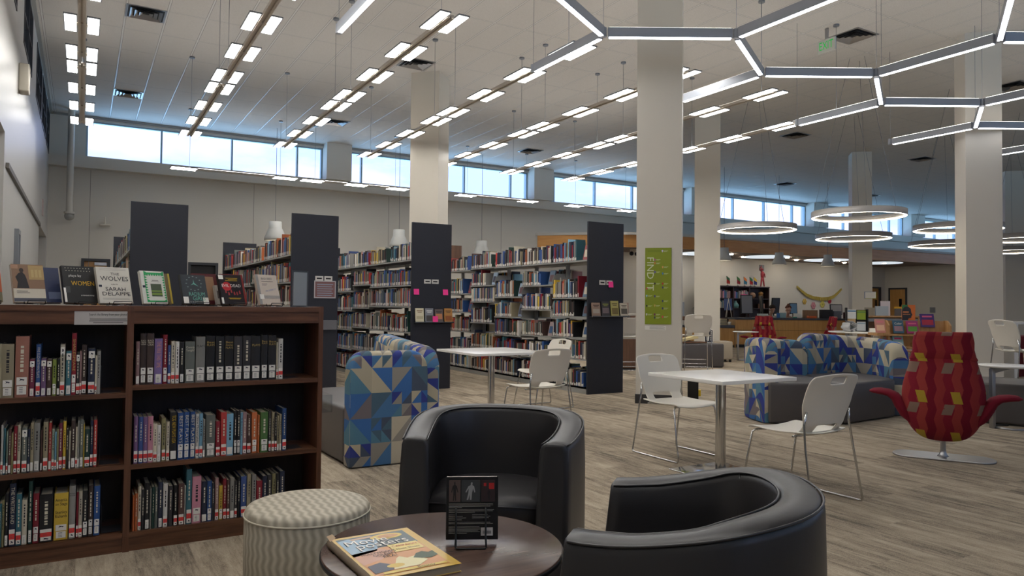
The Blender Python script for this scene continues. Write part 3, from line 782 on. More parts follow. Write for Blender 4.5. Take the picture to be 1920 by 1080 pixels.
SHELVES = {
 'top shelf of the left bay': (.79, [(-0.34,.024,.253,'tan','N'),(-.316,.048,.251,'tan','W'),(-.264,.055,.287,'salmon pink','W'),(-.207,.021,.177,'magenta','TF'),(-.182,.019,.248,'royal blue','R','FIVE ELIZABETHAN PLAYS'),(-.161,.021,.18,'purple','TF'),(-.138,.021,.175,'brown','TF'),(-.115,.017,.174,'lime green','W'),(-.096,.012,.176,'black','S'),(-.084,.02,.246,'cream','TR'),(-.06,.023,.213,'teal','TF'),(-.037,.02,.299,'dark red','W','SHAKESPEARE'),(-.017,.015,.204,'charcoal','TR'),(-.002,.008,.212,'mauve','R'),(.006,.021,.242,'dark brown','R'),(.033,.03,.222,'navy','TR'),(.063,.008,.187,'cream','R'),(.071,.016,.211,'grey','N')]),
 'middle shelf of the left bay': (.434, list(zip([-.311,-.301,-.29,-.282,-.271,-.261,-.247,-.23,-.207,-.196,-.182,-.155,-.145,-.123,-.11,-.098,-.089,-.081,-.064,-.051,-.04,-.031,-.012,-.004,.005,.021,.026,.05,.064],[.009,.009,.007,.011,.009,.013,.013,.022,.01,.013,.024,.007,.02,.012,.011,.008,.008,.015,.012,.01,.008,.019,.008,.008,.016,.005,.023,.012,.015],[.229,.214,.198,.209,.189,.222,.224,.212,.203,.232,.23,.195,.232,.227,.195,.183,.196,.223,.23,.191,.183,.231,.2,.23,.233,.209,.185,.227,.228],
   ['white','teal','pale green','brown','olive','dark red','cream','grey green','navy','tan','grey','brown','tan','red','pale green','light blue','olive','magenta','yellow','charcoal','cream','dark brown','cream','grey','grey green','yellow','dark green','navy','red'],['R','S','R','S','N','R','R','TR','S','S','F','S','R','S','R','R','S','R','R','N','S','F','R','S','F','N','R','R','R']))),
 'bottom shelf of the left bay': (.097, [(-.313,.013,.202,'teal','N'),(-.3,.01,.218,'olive','N'),(-.289,.015,.246,'black','F'),(-.272,.026,.291,'navy','R','THE WRITERS AND'),(-.245,.022,.238,'teal','R'),(-.222,.021,.209,'cream','F'),(-.197,.016,.295,'dark green','F'),(-.178,.024,.234,'dark red','W'),(-.152,.055,.225,'black','R'),(-.093,.059,.223,'yellow','W','America|on Stage||Stanley|Richards'),(-.032,.027,.252,'grey','R','Modern|Drama'),(-.002,.009,.22,'dark red','R'),(.008,.016,.222,'cream','R'),(.025,.022,.223,'black','W'),(.049,.02,.245,'dark brown','W'),(.072,.027,.24,'royal blue','W')]),
 'top shelf of the right bay': (.826, [(.242,.017,.219,'mauve','S'),(.261,.028,.259,'dark brown','W','BLACK|THEATRE|USA'),(.291,.033,.259,'dark brown','W','BLACK|THEATRE|USA'),(.326,.038,.232,'lilac','F','THE FIRE THIS TIME'),(.366,.02,.251,'dark red','W'),(.388,.014,.197,'blue','R'),(.404,.018,.218,'cream','R'),(.424,.018,.216,'white','R'),(.444,.022,.213,'black','F'),(.47,.048,.215,'grey green','W','Comedy|Tonight!'),(.522,.046,.239,'grey','W','|PLAYS'),(.571,.045,.243,'black','W','Best|PLAYS'),(.619,.044,.24,'black','W','|'),(.665,.044,.242,'black','W','Best|American|PLAYS'),(.711,.044,.239,'charcoal','W','|'),(.757,.042,.241,'charcoal','W','|'),(.8,.05,.24,'black','W','|PLAYS'),(.852,.035,.245,'black','W','Best|PLAYS'),(.89,.043,.242,'black','W','Best|PLAYS'),(.934,.009,.204,'cream','R'),(.945,.025,.223,'white','R')]),
 'middle shelf of the right bay': (.43, list(zip([.24,.262,.283,.304,.328,.347,.368,.389,.406,.442,.472,.501,.528,.546,.564,.579,.628,.653,.682,.718,.734,.752,.764,.786,.811,.841,.856,.899,.915,.932,.945,.957,.973],[.019,.02,.02,.024,.018,.017,.018,.015,.033,.028,.026,.025,.017,.017,.011,.046,.022,.029,.034,.015,.017,.012,.02,.021,.027,.011,.041,.013,.016,.012,.01,.012,.022],[.237,.233,.231,.232,.192,.185,.22,.2,.247,.242,.243,.244,.231,.232,.2,.22,.185,.231,.221,.235,.234,.223,.224,.21,.221,.204,.218,.222,.215,.211,.193,.201,.232],
   ['purple','blue','purple','pink','cream','white','olive','cream','black','royal blue','royal blue','royal blue','white','light blue','grey','grey green','dark red','red','light blue','black','black','light blue','mauve','brown','orange','orange','green','charcoal','tan','black','tan','tan','royal blue'],['R','R','R','R','R','F','R','R','S','W','W','W','R','R','S','W','R','R','S','W','W','N','R','R','W','N','W','R','R','R','S','S','R'],
   [None]*8+['TCG NEW PLAYS USA','BEST PLAYS','BEST PLAYS','BEST PLAYS','New Playwrights']+[None]*20))),
 'bottom shelf of the right bay': (.091, list(zip([.242,.252,.266,.282,.296,.32,.329,.343,.358,.381,.406,.43,.453,.481,.49,.518,.564,.591,.615,.63,.65,.67,.689,.705,.728,.743,.76,.792,.818,.842,.874,.899,.924,.945,.965],[.008,.013,.014,.013,.023,.007,.013,.013,.021,.021,.02,.018,.027,.006,.026,.044,.026,.023,.012,.018,.018,.017,.014,.022,.013,.014,.03,.02,.021,.03,.023,.023,.019,.018,.026],[.18,.188,.224,.205,.235,.207,.211,.21,.233,.223,.208,.209,.215,.201,.285,.244,.213,.213,.199,.224,.182,.217,.209,.216,.198,.217,.218,.23,.221,.186,.208,.212,.217,.215,.225],
   ['orange','orange','cream','charcoal','black','grey','dark green','grey green','navy','white','charcoal','black','brown','white','teal','pink','navy','royal blue','charcoal','mauve','yellow','dark red','brown','grey','charcoal','black','blue','tan','grey','dark red','navy','charcoal','olive','black','navy'],['N','N','R','N','F','N','N','N','F','R','N','R','R','S','R','W','S','W','N','R','W','R','R','S','R','N','R','N','N','R','N','S','N','S','N'])))}
for sn, (z, bl) in SHELVES.items():
    for i, b in enumerate(bl):
        x, t, h, colr, kd = b[:5]; ti = b[5] if len(b) > 5 else None
        t = t*.97
        lb = '%s book, %s from the left on the %s' % (colr, ordn(i+1), sn)
        if ti and ti.replace('|', '').strip():
            if sum(1 for q in bl if len(q) > 5 and q[5] == ti) == 1: lb = '%s book titled %s on the %s' % (colr, ' '.join(ti.replace('|', ' ').split()), sn)
        hz_ = bool(ti) and '|' in ti
        if hz_ and not ti.replace('|', '').strip(): ti = None; hz_ = False
        tm = None
        if ti == 'SHAKESPEARE': tm = GOLD
        if ti and ('Best' in ti or 'PLAYS' in ti) and colr in ('black', 'charcoal'): tm = GOLD
        if ti and 'TCG' in ti: tm = YELL
        if ti and 'FIRE' in ti: tm = SALL
        book(x, YF+.02, z, t, h, .16+.03*random.random(), colr, kd, lb, 'books on the ' + sn, ti, tm, horiz=hz_)
# oval medallion on the tan book, bands on two brown ones are part of its spine
for x, z, w_, sn in ((.09, .79, .03, 'top shelf of the left bay'), (.09, .434, .03, 'middle shelf of the left bay'), (.105, .097, .03, 'bottom shelf of the left bay'), (.975, .826, .0, 'top shelf of the right bay'), (1.0, .43, 0, 'middle shelf of the right bay'), (1.0, .091, 0, 'bottom shelf of the right bay')):
    t = obj('bookend', MB().b2(x, x+.0015, YF+.05, YF+.17, z, z+.13).b2(x, x+.09, YF+.05, YF+.17, z, z+.0015), mat('bookend_grey', (70, 70, 74), .4, .5)); tag(t, 'thin grey metal bookend at the end of the %s' % sn, 'bookend', 'bookends in the low bookcase')

# ---- display books on the bookcase top
def cover_book(x, w_, h, label, face_mats, build, thick=.02, lean=.34, y=None, yaw=.38, spine=(200, 196, 186), stand=True, z=1.226):
    """book standing on a wire easel, cover towards the camera"""
    y = YF+.055 if y is None else y
    w_ *= 1.07; x += .012
    t = thing('display_book', label, 'book', (x, y, z+.012), yaw, 'books displayed on the bookcase top')
    M = Matrix.Rotation(-lean, 4, 'X')
    o = obj('cover', MB().add([Vector(p) for p in ((0, 0, 0), (w_, 0, 0), (w_, 0, h), (0, 0, h), (0, .002, 0), (w_, .002, 0), (w_, .002, h), (0, .002, h))], [(0, 1, 2, 3), (5, 4, 7, 6), (3, 2, 6, 7), (0, 4, 5, 1)], 0, None, M)
            .box((w_/2, thick-.001, h/2), (w_, .002, h), 0, M=M).box((.001, thick/2, h/2), (.002, thick, h), 0, M=M), face_mats, t)
    obj('page_block', MB().box((w_/2+.002, thick/2, h/2), (w_-.008, thick-.005, h-.006), 0, M=M), PAGES, t)
    def P(u, v, e=.001): return M @ Vector((u*w_, -e, v*h))
    def rect(name, u0, u1, v0, v1, m_, e=.0007): return obj(name, MB().add([P(u0, v0, e), P(u1, v0, e), P(u1, v1, e), P(u0, v1, e)], [(0, 1, 2, 3)]), m_, t)
    def txt(s_, u, v, size, m_, fit=None, rot=0):
        X = M @ Vector((math.cos(rot), 0, math.sin(rot))); Y = M @ Vector((-math.sin(rot), 0, math.cos(rot)))
        return lettering(s_, size, frame(P(u, v, .0018), X, Y), m_, t, fit=fit*w_ if fit else None, name='title')
    build(rect, txt, P, M, t)
    if stand: easel(x+w_/2*math.cos(yaw)+.01, y+w_/2*math.sin(yaw), z, w_*.55, yaw, label)
    return t
EZ = []
def easel(x, y, z, w_, yaw, label):
    t = thing('wire_easel', 'black wire easel holding the ' + label.split(' with ')[0].split(' showing ')[0], 'book stand', (x, y, z), yaw, 'wire easels on the bookcase top')
    h = w_/2; r = .0025
    obj('foot_loop', MB().tube([(-h, .02, .004), (-h, -.035, .004), (-h, -.045, .02), (h, -.045, .02), (h, -.035, .004), (h, .02, .004)], r, 6), WIRE, t)
    obj('front_lip', MB().tube([(-h*.8, -.01, .006), (-h*.8, -.04, .008), (h*.8, -.04, .008), (h*.8, -.01, .006)], r, 6), WIRE, t)
    obj('back_frame', MB().tube([(-h, .0, .004), (-h, .07, .12), (h, .07, .12), (h, 0, .004)], r, 6).tube([(-h, .06, .1), (-h, .11, .004), (h, .11, .004), (h, .06, .1)], r, 6), WIRE, t)
def b_orange(rect, txt, P, M, t):
    rect('cover_art', .5, 1, .3, 1, mat('burnt_orange', (190, 90, 50), .5))
cover_book(-.47, .135, .17, 'olive and orange book cut off by the left picture edge', mat('cov_olive', (120, 112, 84), .5), b_orange)
def b_woman(rect, txt, P, M, t):
    rect('cover_art', 0, 1, .36, 1, mat('warm_interior', (136, 104, 80), .6)); rect('cover_art', .52, 1, .6, .98, mat('warm_pale', (176, 146, 96), .6), .001)
    obj('cover_art', MB().add([P(u, v, .0013) for u, v in ((.12, .37), (.5, .37), (.44, .62), (.4, .72), (.32, .8), (.2, .76), (.1, .66), (.16, .52))], [tuple(range(8))]), mat('dark_dress', (44, 40, 42), .7), t)
    obj('cover_art', MB().add([P(.3+.07*math.cos(a*PI/5), .84+.06*math.sin(a*PI/5), .0014) for a in range(10)], [tuple(range(10))]), mat('dark_hair', (58, 46, 40), .7), t)
    for k in range(3): rect('cover_art', .6+.12*k, .68+.12*k, .66, .86, mat('pane_pale', (190, 164, 112), .6), .0014)
    rect('printed_line', .1, .44, .28, .30, mat('grey_print', (110, 106, 104), .7), .0012); rect('printed_line', .1, .5, .24, .255, mat('grey_print', (110, 106, 104), .7), .0012)
    rect('cover_band', 0, 1, .02, .11, mat('slate_band', (70, 72, 84), .6), .0012); rect('sticker', -.02, .2, .88, .98, mat('tan_tape', (170, 130, 104), .6), .0016)
cover_book(-.287, .128, .195, 'framed painting cover book with a dark dressed figure by a window', mat('cov_white', (200, 190, 172), .4), b_woman)
cover_book(-.172, .075, .185, 'dark blue book standing behind the figure-by-a-window book', mat('cov_darkblue', (40, 50, 84), .4), lambda r, t_, P, M, t: r('cover_art', .3, 1, .1, .3, mat('blue_grey_art', (90, 100, 128), .6)), y=YF+.13, stand=False)
def b_women(rect, txt, P, M, t):
    txt('plays by', .38, .73, .017, WHL, .38); txt('WOMEN', .60, .52, .034, mat('amber_lettering', (214, 166, 30), .5), .70).data.transform(Matrix.Identity(4))
    txt('an international anthology', .7, .2, .011, WHL, .4)
    for k in range(9): rect('perforation', .1+.09*k, .13+.09*k, .93, .945, CREAML, .0012); rect('perforation', .12+.09*k, .15+.09*k, .86, .872, CREAML, .0012)
    rect('spine_label', 0, .07, .02, .4, LBL, .0014); rect('sticker', .06, .2, .27, .44, mat('dark_sticker', (60, 60, 62), .4), .0014)
cover_book(-.082, .142, .195, 'black glossy book titled plays by WOMEN in amber letters', mat('cov_black', (28, 27, 28), .38), b_women)
def b_wolves(rect, txt, P, M, t):
    k = mat('brush_black', (40, 38, 44), .6)
    txt('THE', .55, .80, .02, k, .26); txt('WOLVES', .52, .67, .034, k, .84); txt('a play by', .5, .52, .01, k, .2)
    txt('SARAH', .52, .38, .028, k, .60); txt('DELAPPE', .52, .25, .028, k, .84)
    for v in (.95, .91, .13, .10): rect('printed_line', .1, .9, v, v+.008, mat('pale_print', (160, 156, 150), .7), .0012)
    rect('logo', .03, .12, .44, .5, mat('logo_navy', (36, 40, 60), .7), .0012)
cover_book(.066, .152, .195, 'white book titled THE WOLVES in brush lettering', mat('cov_offwhite', (214, 208, 196), .4), b_wolves)
def b_green(rect, txt, P, M, t):
    G_ = mat('emerald_print', (36, 160, 90), .5)
    for k in range(12):
        a = .06+.078*k
        for u0, u1 in ((.16, .28), (.88, .98)):
            obj('cover_art', MB().add([P(u0 if u0 < .5 else u1, a, .001), P(u1 if u0 < .5 else u0, a+.04, .001), P(u0 if u0 < .5 else u1, a+.08, .001)], [(0, 1, 2), (2, 1, 0)]), G_, t)
    rect('cover_art', .16, .98, .9, .95, G_); rect('cover_art', .16, .98, .04, .09, G_)
    for k in range(7):
        u = .24+.1*k
        obj('cover_art', MB().add([P(u, .9, .001), P(u+.05, .84, .001), P(u+.1, .9, .001)], [(0, 1, 2), (2, 1, 0)]), G_, t)
    rect('cover_art', .38, .82, .22, .60, mat('photo_green', (70, 84, 62), .6), .0011); rect('cover_art', .38, .82, .26, .32, mat('photo_lime', (120, 146, 60), .6), .0013); rect('cover_art', .38, .82, .36, .40, mat('photo_lime', (120, 146, 60), .6), .0013)
    rect('printed_line', .46, .72, .7, .715, INK, .0012); rect('printed_line', .42, .76, .66, .668, INK, .0012); rect('logo', .05, .16, .48, .55, mat('logo_navy', (36, 40, 60), .7), .0012)
cover_book(.262, .118, .18, 'white book with an emerald zigzag border and a garden photo', mat('cov_white2', (216, 214, 204), .4), b_green)
cover_book(.322, .09, .172, 'brown and yellow edged book behind the emerald bordered book', mat('cov_brownyellow', (112, 96, 60), .5), lambda r, t_, P, M, t: r('cover_art', .9, 1, 0, 1, mat('yellow_edge', (196, 170, 60), .5)), y=YF+.14, stand=False)
def b_radium(rect, txt, P, M, t):
    G_ = mat('radium_green', (110, 178, 160), .6)
    txt('RADIUM', .56, .33, .03, G_, .64); txt('GIRLS', .62, .18, .032, G_, .50); txt('D. W. GREGORY', .5, .06, .009, WHL, .5)
    c = (.5, .70)
    for k in range(12):
        a = k*PI/6; u, v = c[0]+.33*math.sin(a)*.9, c[1]+.24*math.cos(a)
        rect('clock_mark', u-.03, u+.03, v-.012, v+.012, mat('clock_grey_green', (130, 150, 144), .6), .0011)
    for a, l_ in ((.0, .17), (2.2, .22), (4.2, .16)):
        u, v = c; du, dv = math.sin(a)*l_, math.cos(a)*l_*.8
        obj('clock_hand', MB().add([P(u-dv*.18, v+du*.12, .0013), P(u+du, v+dv, .0013), P(u+dv*.18, v-du*.12, .0013)], [(0, 1, 2), (2, 1, 0)]), G_, t)
    rect('sticker', 0, .2, .02, .24, LBL, .0015); rect('sticker', .78, 1, .0, .22, LBL, .0015)
cover_book(.452, .13, .165, 'grey clock cover book titled RADIUM GIRLS', mat('cov_slate', (72, 76, 80), .25), b_radium)
cover_book(.52, .135, .178, 'maroon book with tan page standing behind the clock cover book', mat('cov_maroon', (84, 26, 30), .4), lambda r, t_, P, M, t: (r('cover_art', .3, .85, .12, .9, mat('tan_page', (146, 112, 84), .6))), y=YF+.14, stand=False)
cover_book(.625, .04, .11, 'small white book squeezed between two easels', mat('cov_small', (190, 184, 176), .4), lambda r, t_, P, M, t: r('cover_art', .2, .8, .3, .7, mat('photo_grey', (110, 100, 96), .6)), y=YF+.12, stand=False)
def b_evil(rect, txt, P, M, t):
    obj('cover_art', MB().add([P(.3+.2*math.cos(a*PI/8), .60+.15*math.sin(a*PI/8), .001) for a in range(16)], [tuple(range(16))]), mat('blood_red', (186, 26, 34), .5), t)
    txt('EVIL DEAD', .5, .62, .024, WHL, .82)
    for v, a, b in ((.87, .3, .82), (.83, .4, .8), (.79, .28, .8), (.2, .3, .85), (.17, .35, .8)): rect('printed_line', a, b, v, v+.014, YELL, .0012)
    for k in range(6):
        rr = random.Random(k); u = .2+.12*k; v = .38+rr.uniform(-.04, .06)
        obj('cover_art', MB().add([P(u, v-.06, .0012), P(u+.07, v-.05, .0012), P(u+.05, v+.05, .0012), P(u+.02, v+.07, .0012), P(u-.01, v+.03, .0012)], [(0, 1, 2, 3, 4)]), mat('figures_red', (150, 50, 54), .6), t)
    rect('sticker', .0, .2, .84, .98, LBL, .0015); rect('spine_label', -.01, .08, .02, .22, LBL, .0015)
cover_book(.642, .128, .172, 'black play book titled EVIL DEAD with a red spot', mat('cov_black2', (38, 32, 36), .3), b_evil)
cover_book(.665, .13, .178, 'plain brick red book standing behind the EVIL DEAD book', mat('cov_brick', (134, 36, 34), .4), lambda r, t_, P, M, t: None, y=YF+.14, stand=False)
def b_seed(rect, txt, P, M, t):
    k = mat('grey_lettering', (96, 94, 98), .6)
    txt('BAD SEED', .50, .86, .017, k, .50)
    for v, b in ((.76, .8), (.68, .5), (.64, .45)): rect('printed_line', .24, b, v, v+.012, k, .0012)
    lettering('PROPERTY', .012, frame(P(.62, .48, .0016), M @ Vector((1, 0, .22)), M @ Vector((-.22, 0, 1))), mat('stamp_blue', (110, 124, 170), .6), t, fit=.07, name='stamp')
    rect('cover_band', .12, 1, .2, .3, mat('grey_band', (160, 154, 148), .6), .0012); rect('cover_band', 0, .12, 0, 1, mat('grey_band2', (150, 146, 142), .6), .0011); rect('logo', .05, .24, .18, .34, LBL, .0016)
cover_book(.838, .125, .178, 'pale paper-covered book titled BAD SEED', mat('cov_pale', (200, 186, 172), .6), b_seed)
t = thing('acrylic_sign_stand', 'clear acrylic stand holding a grey sheet at the bookcase end', 'sign holder', (1.035, YF+.09, 1.225), .35)
obj('sheet', MB().box((.05, .004, .105), (.088, .001, .19)), mat('grey_sheet', (184, 184, 186), .5), t)
obj('stand', MB().box((.05, 0, .105), (.1, .003, .21)).box((.05, .009, .105), (.1, .003, .21)).box((.05, .03, .002), (.1, .09, .004)), ACRYL, t)
t = thing('acrylic_flyer_holder', 'clear acrylic flyer holder hung on the bookcase side by a black cord', 'holder', (XE+.004, YF+.05, .62))
obj('holder', MB().b2(0, .003, 0, .2, 0, .2).b2(0, .07, 0, .003, 0, .1).b2(.067, .07, 0, .2, 0, .1).b2(0, .07, 0, .2, 0, .003), ACRYL, t)
obj('flyer', MB().b2(.01, .014, .01, .19, .004, .17), mat('dark_flyer', (60, 56, 52), .5), t)
obj('cord', MB().tube([(0, .0, .26), (.008, .01, .22), (.012, .03, .17), (.02, .05, .15)], .003, 6), WIRE, t)

# ================================================================== TALL BOOK RANGES
PW = .64
def srange(x0, y0, secs, label, seclen=.914, far=True, endh=2.47):
    t = thing('book_range', label, 'shelving', (x0, y0, 0), 0, 'double-sided book ranges')
    n = len(secs)
    obj('end_panel', MB().b2(-.0, PW, 0, .03, .0, endh), NAVY, t)
    if far: obj('end_panel', MB().b2(-.0, PW, n*seclen+.07, n*seclen+.10, 0, endh), NAVY, t)
    for i in range(n+1):
        y = .05+i*seclen
        obj('upright', MB().b2(.29, .35, y-.015, y+.015, 0, 2.24), SHELFM, t)
    for i, zs in enumerate(secs):
        y = .05+i*seclen
        for k, z in enumerate(zs):
            m_ = MB(); last = (k == len(zs)-1)
            m_.b2(.02, .31, y+.008, y+seclen-.008, z-.022, z)
            if last: m_.b2(.02, .31, y+.008, y+seclen-.008, 0, z)
            else:
                for yy in (y+.006, y+seclen-.009):
                    m_.add([(.05, yy, z), (.03, yy, z+.05), (.06, yy, z+.13), (.12, yy, z+.17), (.31, yy, z+.17), (.31, yy, z-.03), (.02, yy, z-.03),
                            (.05, yy+.003, z), (.03, yy+.003, z+.05), (.06, yy+.003, z+.13), (.12, yy+.003, z+.17), (.31, yy+.003, z+.17), (.31, yy+.003, z-.03), (.02, yy+.003, z-.03)],
                           [(0, 1, 2, 3, 4, 5, 6), (13, 12, 11, 10, 9, 8, 7)] + [(j, (j+1) % 7, 7+(j+1) % 7, 7+j) for j in range(7)])
            obj('shelf', m_, SHELFM, t)
            m2 = MB().b2(.33, PW-.02, y+.008, y+seclen-.008, z-.022, z)
            if last: m2.b2(.33, PW-.02, y+.008, y+seclen-.008, 0, z)
            obj('shelf', m2, SHELFM, t)
    return t
zA = [1.925, 1.55, 1.23, .846, .48, .09]; zB = [1.925, 1.6, 1.2, .86, .47, .09]
S4 = [[1.925, 1.384, 1.105, .80, .49, .09], [1.925, 1.587, 1.204, .787, .45, .09], [1.93, 1.41, 1.07, .76, .42, .09], [1.94, 1.62, 1.33, .95, .5, .09], [1.92, 1.48, 1.13, .77, .42, .09]]
RANGES = [(.485, 9.93, [zA, zB, zA, zB, zA, zA], 'first book range, its navy end panel nearest the left wall', 'leftmost navy panel', (200, 246)),
          (2.41, 9.95, [zA, zB, zB, zA, zB, zA], 'second book range with a framed notice on its navy end panel', 'framed notice panel', (413, 548)),
          (4.165, 9.99, [zA, zA, zB, [1.925, 1.5, 1.15, .8, .45, .09], zB, zA], 'third book range with three pink notes on its navy end panel', 'three-note panel', (636, 773)),
          (6.215, 8.43, S4, 'rightmost book range with one pink note on its navy end panel', 'rightmost navy panel', (848, 1103))]
for r_ in RANGES: srange(r_[0], r_[1], r_[2], r_[3], far=r_[0] < 6)
bp = tag(obj('brown_board', MB().b2(6.2, 6.6, 13.25, 13.29, 1.93, 2.46), BROWNW), 'tall brown board standing on the rightmost book range, at its far end', 'board')

# unit stack book seen from its spine (-x side): x depth, y thickness
sb = {}
def stack_mesh(lh):
    if lh in sb: return sb[lh]
    m_ = MB()
    m_.b2(0, 1, 0, 1, 0, 1, 0)
    m_.b2(.04, .98, .1, .9, .99, 1.001, 1)
    y0, y1 = .14, .86
    m_.quad((-.006, y1, .03), (-.006, y0, .03), (-.006, y0, .03+lh), (-.006, y1, .03+lh), 2)
    sb[lh] = m_.mesh('book', [BOOK, PAGES, LBL]); return sb[lh]
SCOL = ['black', 'charcoal', 'navy', 'dark red', 'grey', 'cream', 'white', 'brown', 'teal', 'dark green', 'tan', 'red', 'blue', 'light blue', 'olive', 'yellow', 'orange', 'mauve', 'dark brown', 'grey green', 'salmon pink', 'royal blue']
SW = [9, 8, 8, 6, 8, 8, 7, 6, 4, 4, 6, 4, 5, 3, 3, 2, 3, 2, 5, 4, 1, 4]
rb = random.Random(11)
cands = []
for ri, (x0, y0, secs, _, pname, (pa_, pb_)) in enumerate(RANGES):
    for si, zs in enumerate(secs):
        for k, z in enumerate(zs):
            up_ = (zs[k-1]-.03-z) if k else .34
            y = y0+.05+(si+1)*.914-.02; ylo = y0+.05+si*.914+.02
            ylo += (.20 if (si, k) in ((0, 0), (0, 1), (0, 2), (0, 3), (1, 1), (2, 1), (2, 2), (3, 1), (4, 1), (4, 2), (1, 3)) else 0) + rb.choice([0, .02, .06, .1]) if ri == 3 else rb.choice([0, .02, .08, .15])
            i = 0; hb = rb.uniform(.2, .25)
            while y > ylo+.02:
                t = rb.choice([.014, .018, .022, .026, .03, .036, .045]); h = min(hb+rb.uniform(-.03, .045), up_-.015)
                if rb.random() < .05: h = min(h+.05, up_-.01)
                if y-t < ylo: break
                i += 1; colr = rb.choices(SCOL, SW)[0]
                cx = x0+.03+rb.uniform(0, .012)
                px_, py_, pw_ = project((cx, y-t/2, z+h/2))
                vis = pa_ < px_ < pb_ and py_ > 380
                if ri < 2 and py_ > 572: vis = False
                if ri == 2 and py_ > 668 and px_ > 655: vis = False
                if ri == 3 and 930 < px_ < 1040 and 650 < py_ < 740: vis = False
                ar = h*t*abs(px_ and 1)/pw_**2 * abs((cx-0)/math.hypot(cx, y))
                cands.append((vis, ar, ri, si, k, i, cx, y, t, h, colr, z, pname))
                y -= t+.0008
vis_ = sorted([c for c in cands if c[0]], key=lambda c: -c[1])
top = set(id(c) for c in vis_[:300])
rf = random.Random(5); fo = 0
for ri, si, k in [(3, 0, 0), (3, 0, 1), (3, 0, 2), (3, 0, 3), (3, 1, 1), (3, 2, 1), (3, 2, 2), (3, 3, 1), (3, 4, 1), (3, 4, 2), (3, 1, 3)]:
    x0, y0, secs = RANGES[ri][:3]; z = secs[si][k]; y = y0+.05+si*.914+.03
    c1_ = rf.choice([(170, 150, 150), (150, 170, 190), (120, 130, 150), (196, 190, 176), (140, 60, 60), (90, 110, 130)]); c2_ = rf.choice([(90, 60, 60), (60, 90, 130), (200, 190, 170), (60, 60, 70)])
    fo += 1
    b_ = thing('leaning_book', '%s book leaning face out, %s shelf down, %s bay behind rightmost navy panel' % ('pale' if sum(c1_) > 420 else 'dark', ordn(k+1), ordn(si+1)), 'book', (x0+.05, y, z+.005), 0, 'face-out books in the rightmost range')
    M = Matrix.Rotation(.22, 4, 'Y')
    obj('cover', MB().box((.02, .07, .115), (.02, .14, .22), M=M), mat('fo1_%d' % fo, c1_, .3), b_); obj('cover_art', MB().box((.009, .07, .10), (.001, .10, .11), M=M), mat('fo2_%d' % fo, c2_, .4), b_)
stuff = MB(); scol = []
for c in cands:
    vis, ar, ri, si, k, i, cx, y, t, h, colr, z, pname = c
    dp = rb.uniform(.15, .2)
    r_, g_, b_ = COLS[colr]; jj = rb.uniform(.85, 1.15); cc = (lin(min(255, r_*jj)), lin(min(255, g_*jj)), lin(min(255, b_*jj)), 1)
    if id(c) in top:
        o = bpy.data.objects.new('library_book', stack_mesh(rb.choice([.12, .17, .22]))); C.objects.link(o)
        o.location = (cx, y-t, z); o.scale = (dp, t, h); o.color = cc
        tag(o, '%s book, %s from left, %s shelf down, %s bay behind %s' % (colr, ordn(i), ordn(k+1), ordn(si+1), pname), 'book', 'books in the tall ranges')
    else:
        n0 = len(stuff.f); stuff.b2(cx, cx+dp, y-t, y, z, z+h); scol += [cc]*6
        stuff.quad((cx-.002, y-t*.14, z+.01), (cx-.002, y-t*.86, z+.01), (cx-.002, y-t*.86, z+.05), (cx-.002, y-t*.14, z+.05)); scol += [(.72, .7, .66, 1)]
# the books on the far faces of the ranges
for ri, (x0, y0, secs, _, pname, _w) in enumerate(RANGES):
    for si, zs in enumerate(secs):
        for z in zs:
            y = y0+.07+si*.914
            while y < y0+.05+(si+1)*.914-.1:
                t = rb.choice([.02, .03, .045]); h = rb.uniform(.19, .26); colr = rb.choices(SCOL, SW)[0]
                stuff.b2(x0+PW-.2, x0+PW-.03, y, y+t, z, z+h); scol += [tuple(lin(q) for q in COLS[colr])+(1,)]*6
                y += t+.001
so = obj('library_books', stuff, VCOL); so['kind'] = 'stuff'
tag(so, 'the remaining rows of library books filling the tall grey ranges', 'books')
ca = so.data.color_attributes.new('Col', 'FLOAT_COLOR', 'CORNER')
for p, c_ in zip(so.data.polygons, scol):
    for li in p.loop_indices: ca.data[li].color = c_

# signs, notes and display ledges on the end panels
def plates(x, y, z, label, txts):
    for k, s_ in enumerate(txts):
        t = thing('range_label', '%s white call number plate %s' % ('left' if k == 0 else 'right', label), 'sign', (x+k*.125, y-.004, z), 0, 'call number plates')
        obj('plate', MB().b2(-.055, .055, -.003, 0, -.032, .032).b2(-.055, .055, -.004, -.003, .02, .03), mat('plate_white', (206, 204, 200), .5), t)
        obj('printed_line', MB().b2(-.035, .035, -.0045, -.003, -.01, .01), INK, t)
plates(2.41+.38, 9.95, 1.60, 'on the navy panel with the framed notice', 'ab')
plates(4.165+.25, 9.99, 1.60, 'on the navy panel with three pink notes', 'ab')
plates(6.215+.25, 8.43, 1.60, 'on the rightmost navy panel', 'ab')
def note(x, y, z, s_, label):
    o = obj('sticky_note', MB().add([(x-s_/2, y-.003, z+s_/2), (x+s_/2, y-.003, z+s_/2), (x+s_/2, y-.012, z-s_/2), (x-s_/2, y-.012, z-s_/2)], [(3, 2, 1, 0)]), PINK)
    modp(o, 'SOLIDIFY', thickness=.0015); tag(o, label, 'sticky note', 'pink sticky notes')
note(4.165+.075, 9.99, 1.445, .085, 'pink sticky note on the left of the third navy panel')
note(4.165+.545, 9.99, 1.445, .085, 'pink sticky note on the right of the third navy panel')
note(4.165+.35, 9.99-.075, 1.045, .085, 'pink sticky note below the ledge books of the third panel')
note(6.215+.40, 8.43-.006, 1.575, .085, 'pink sticky note covering a plate on the rightmost navy panel')
t = thing('framed_notice', 'framed reddish notice on the second navy end panel', 'notice', (2.41+.46, 9.945, 1.45))
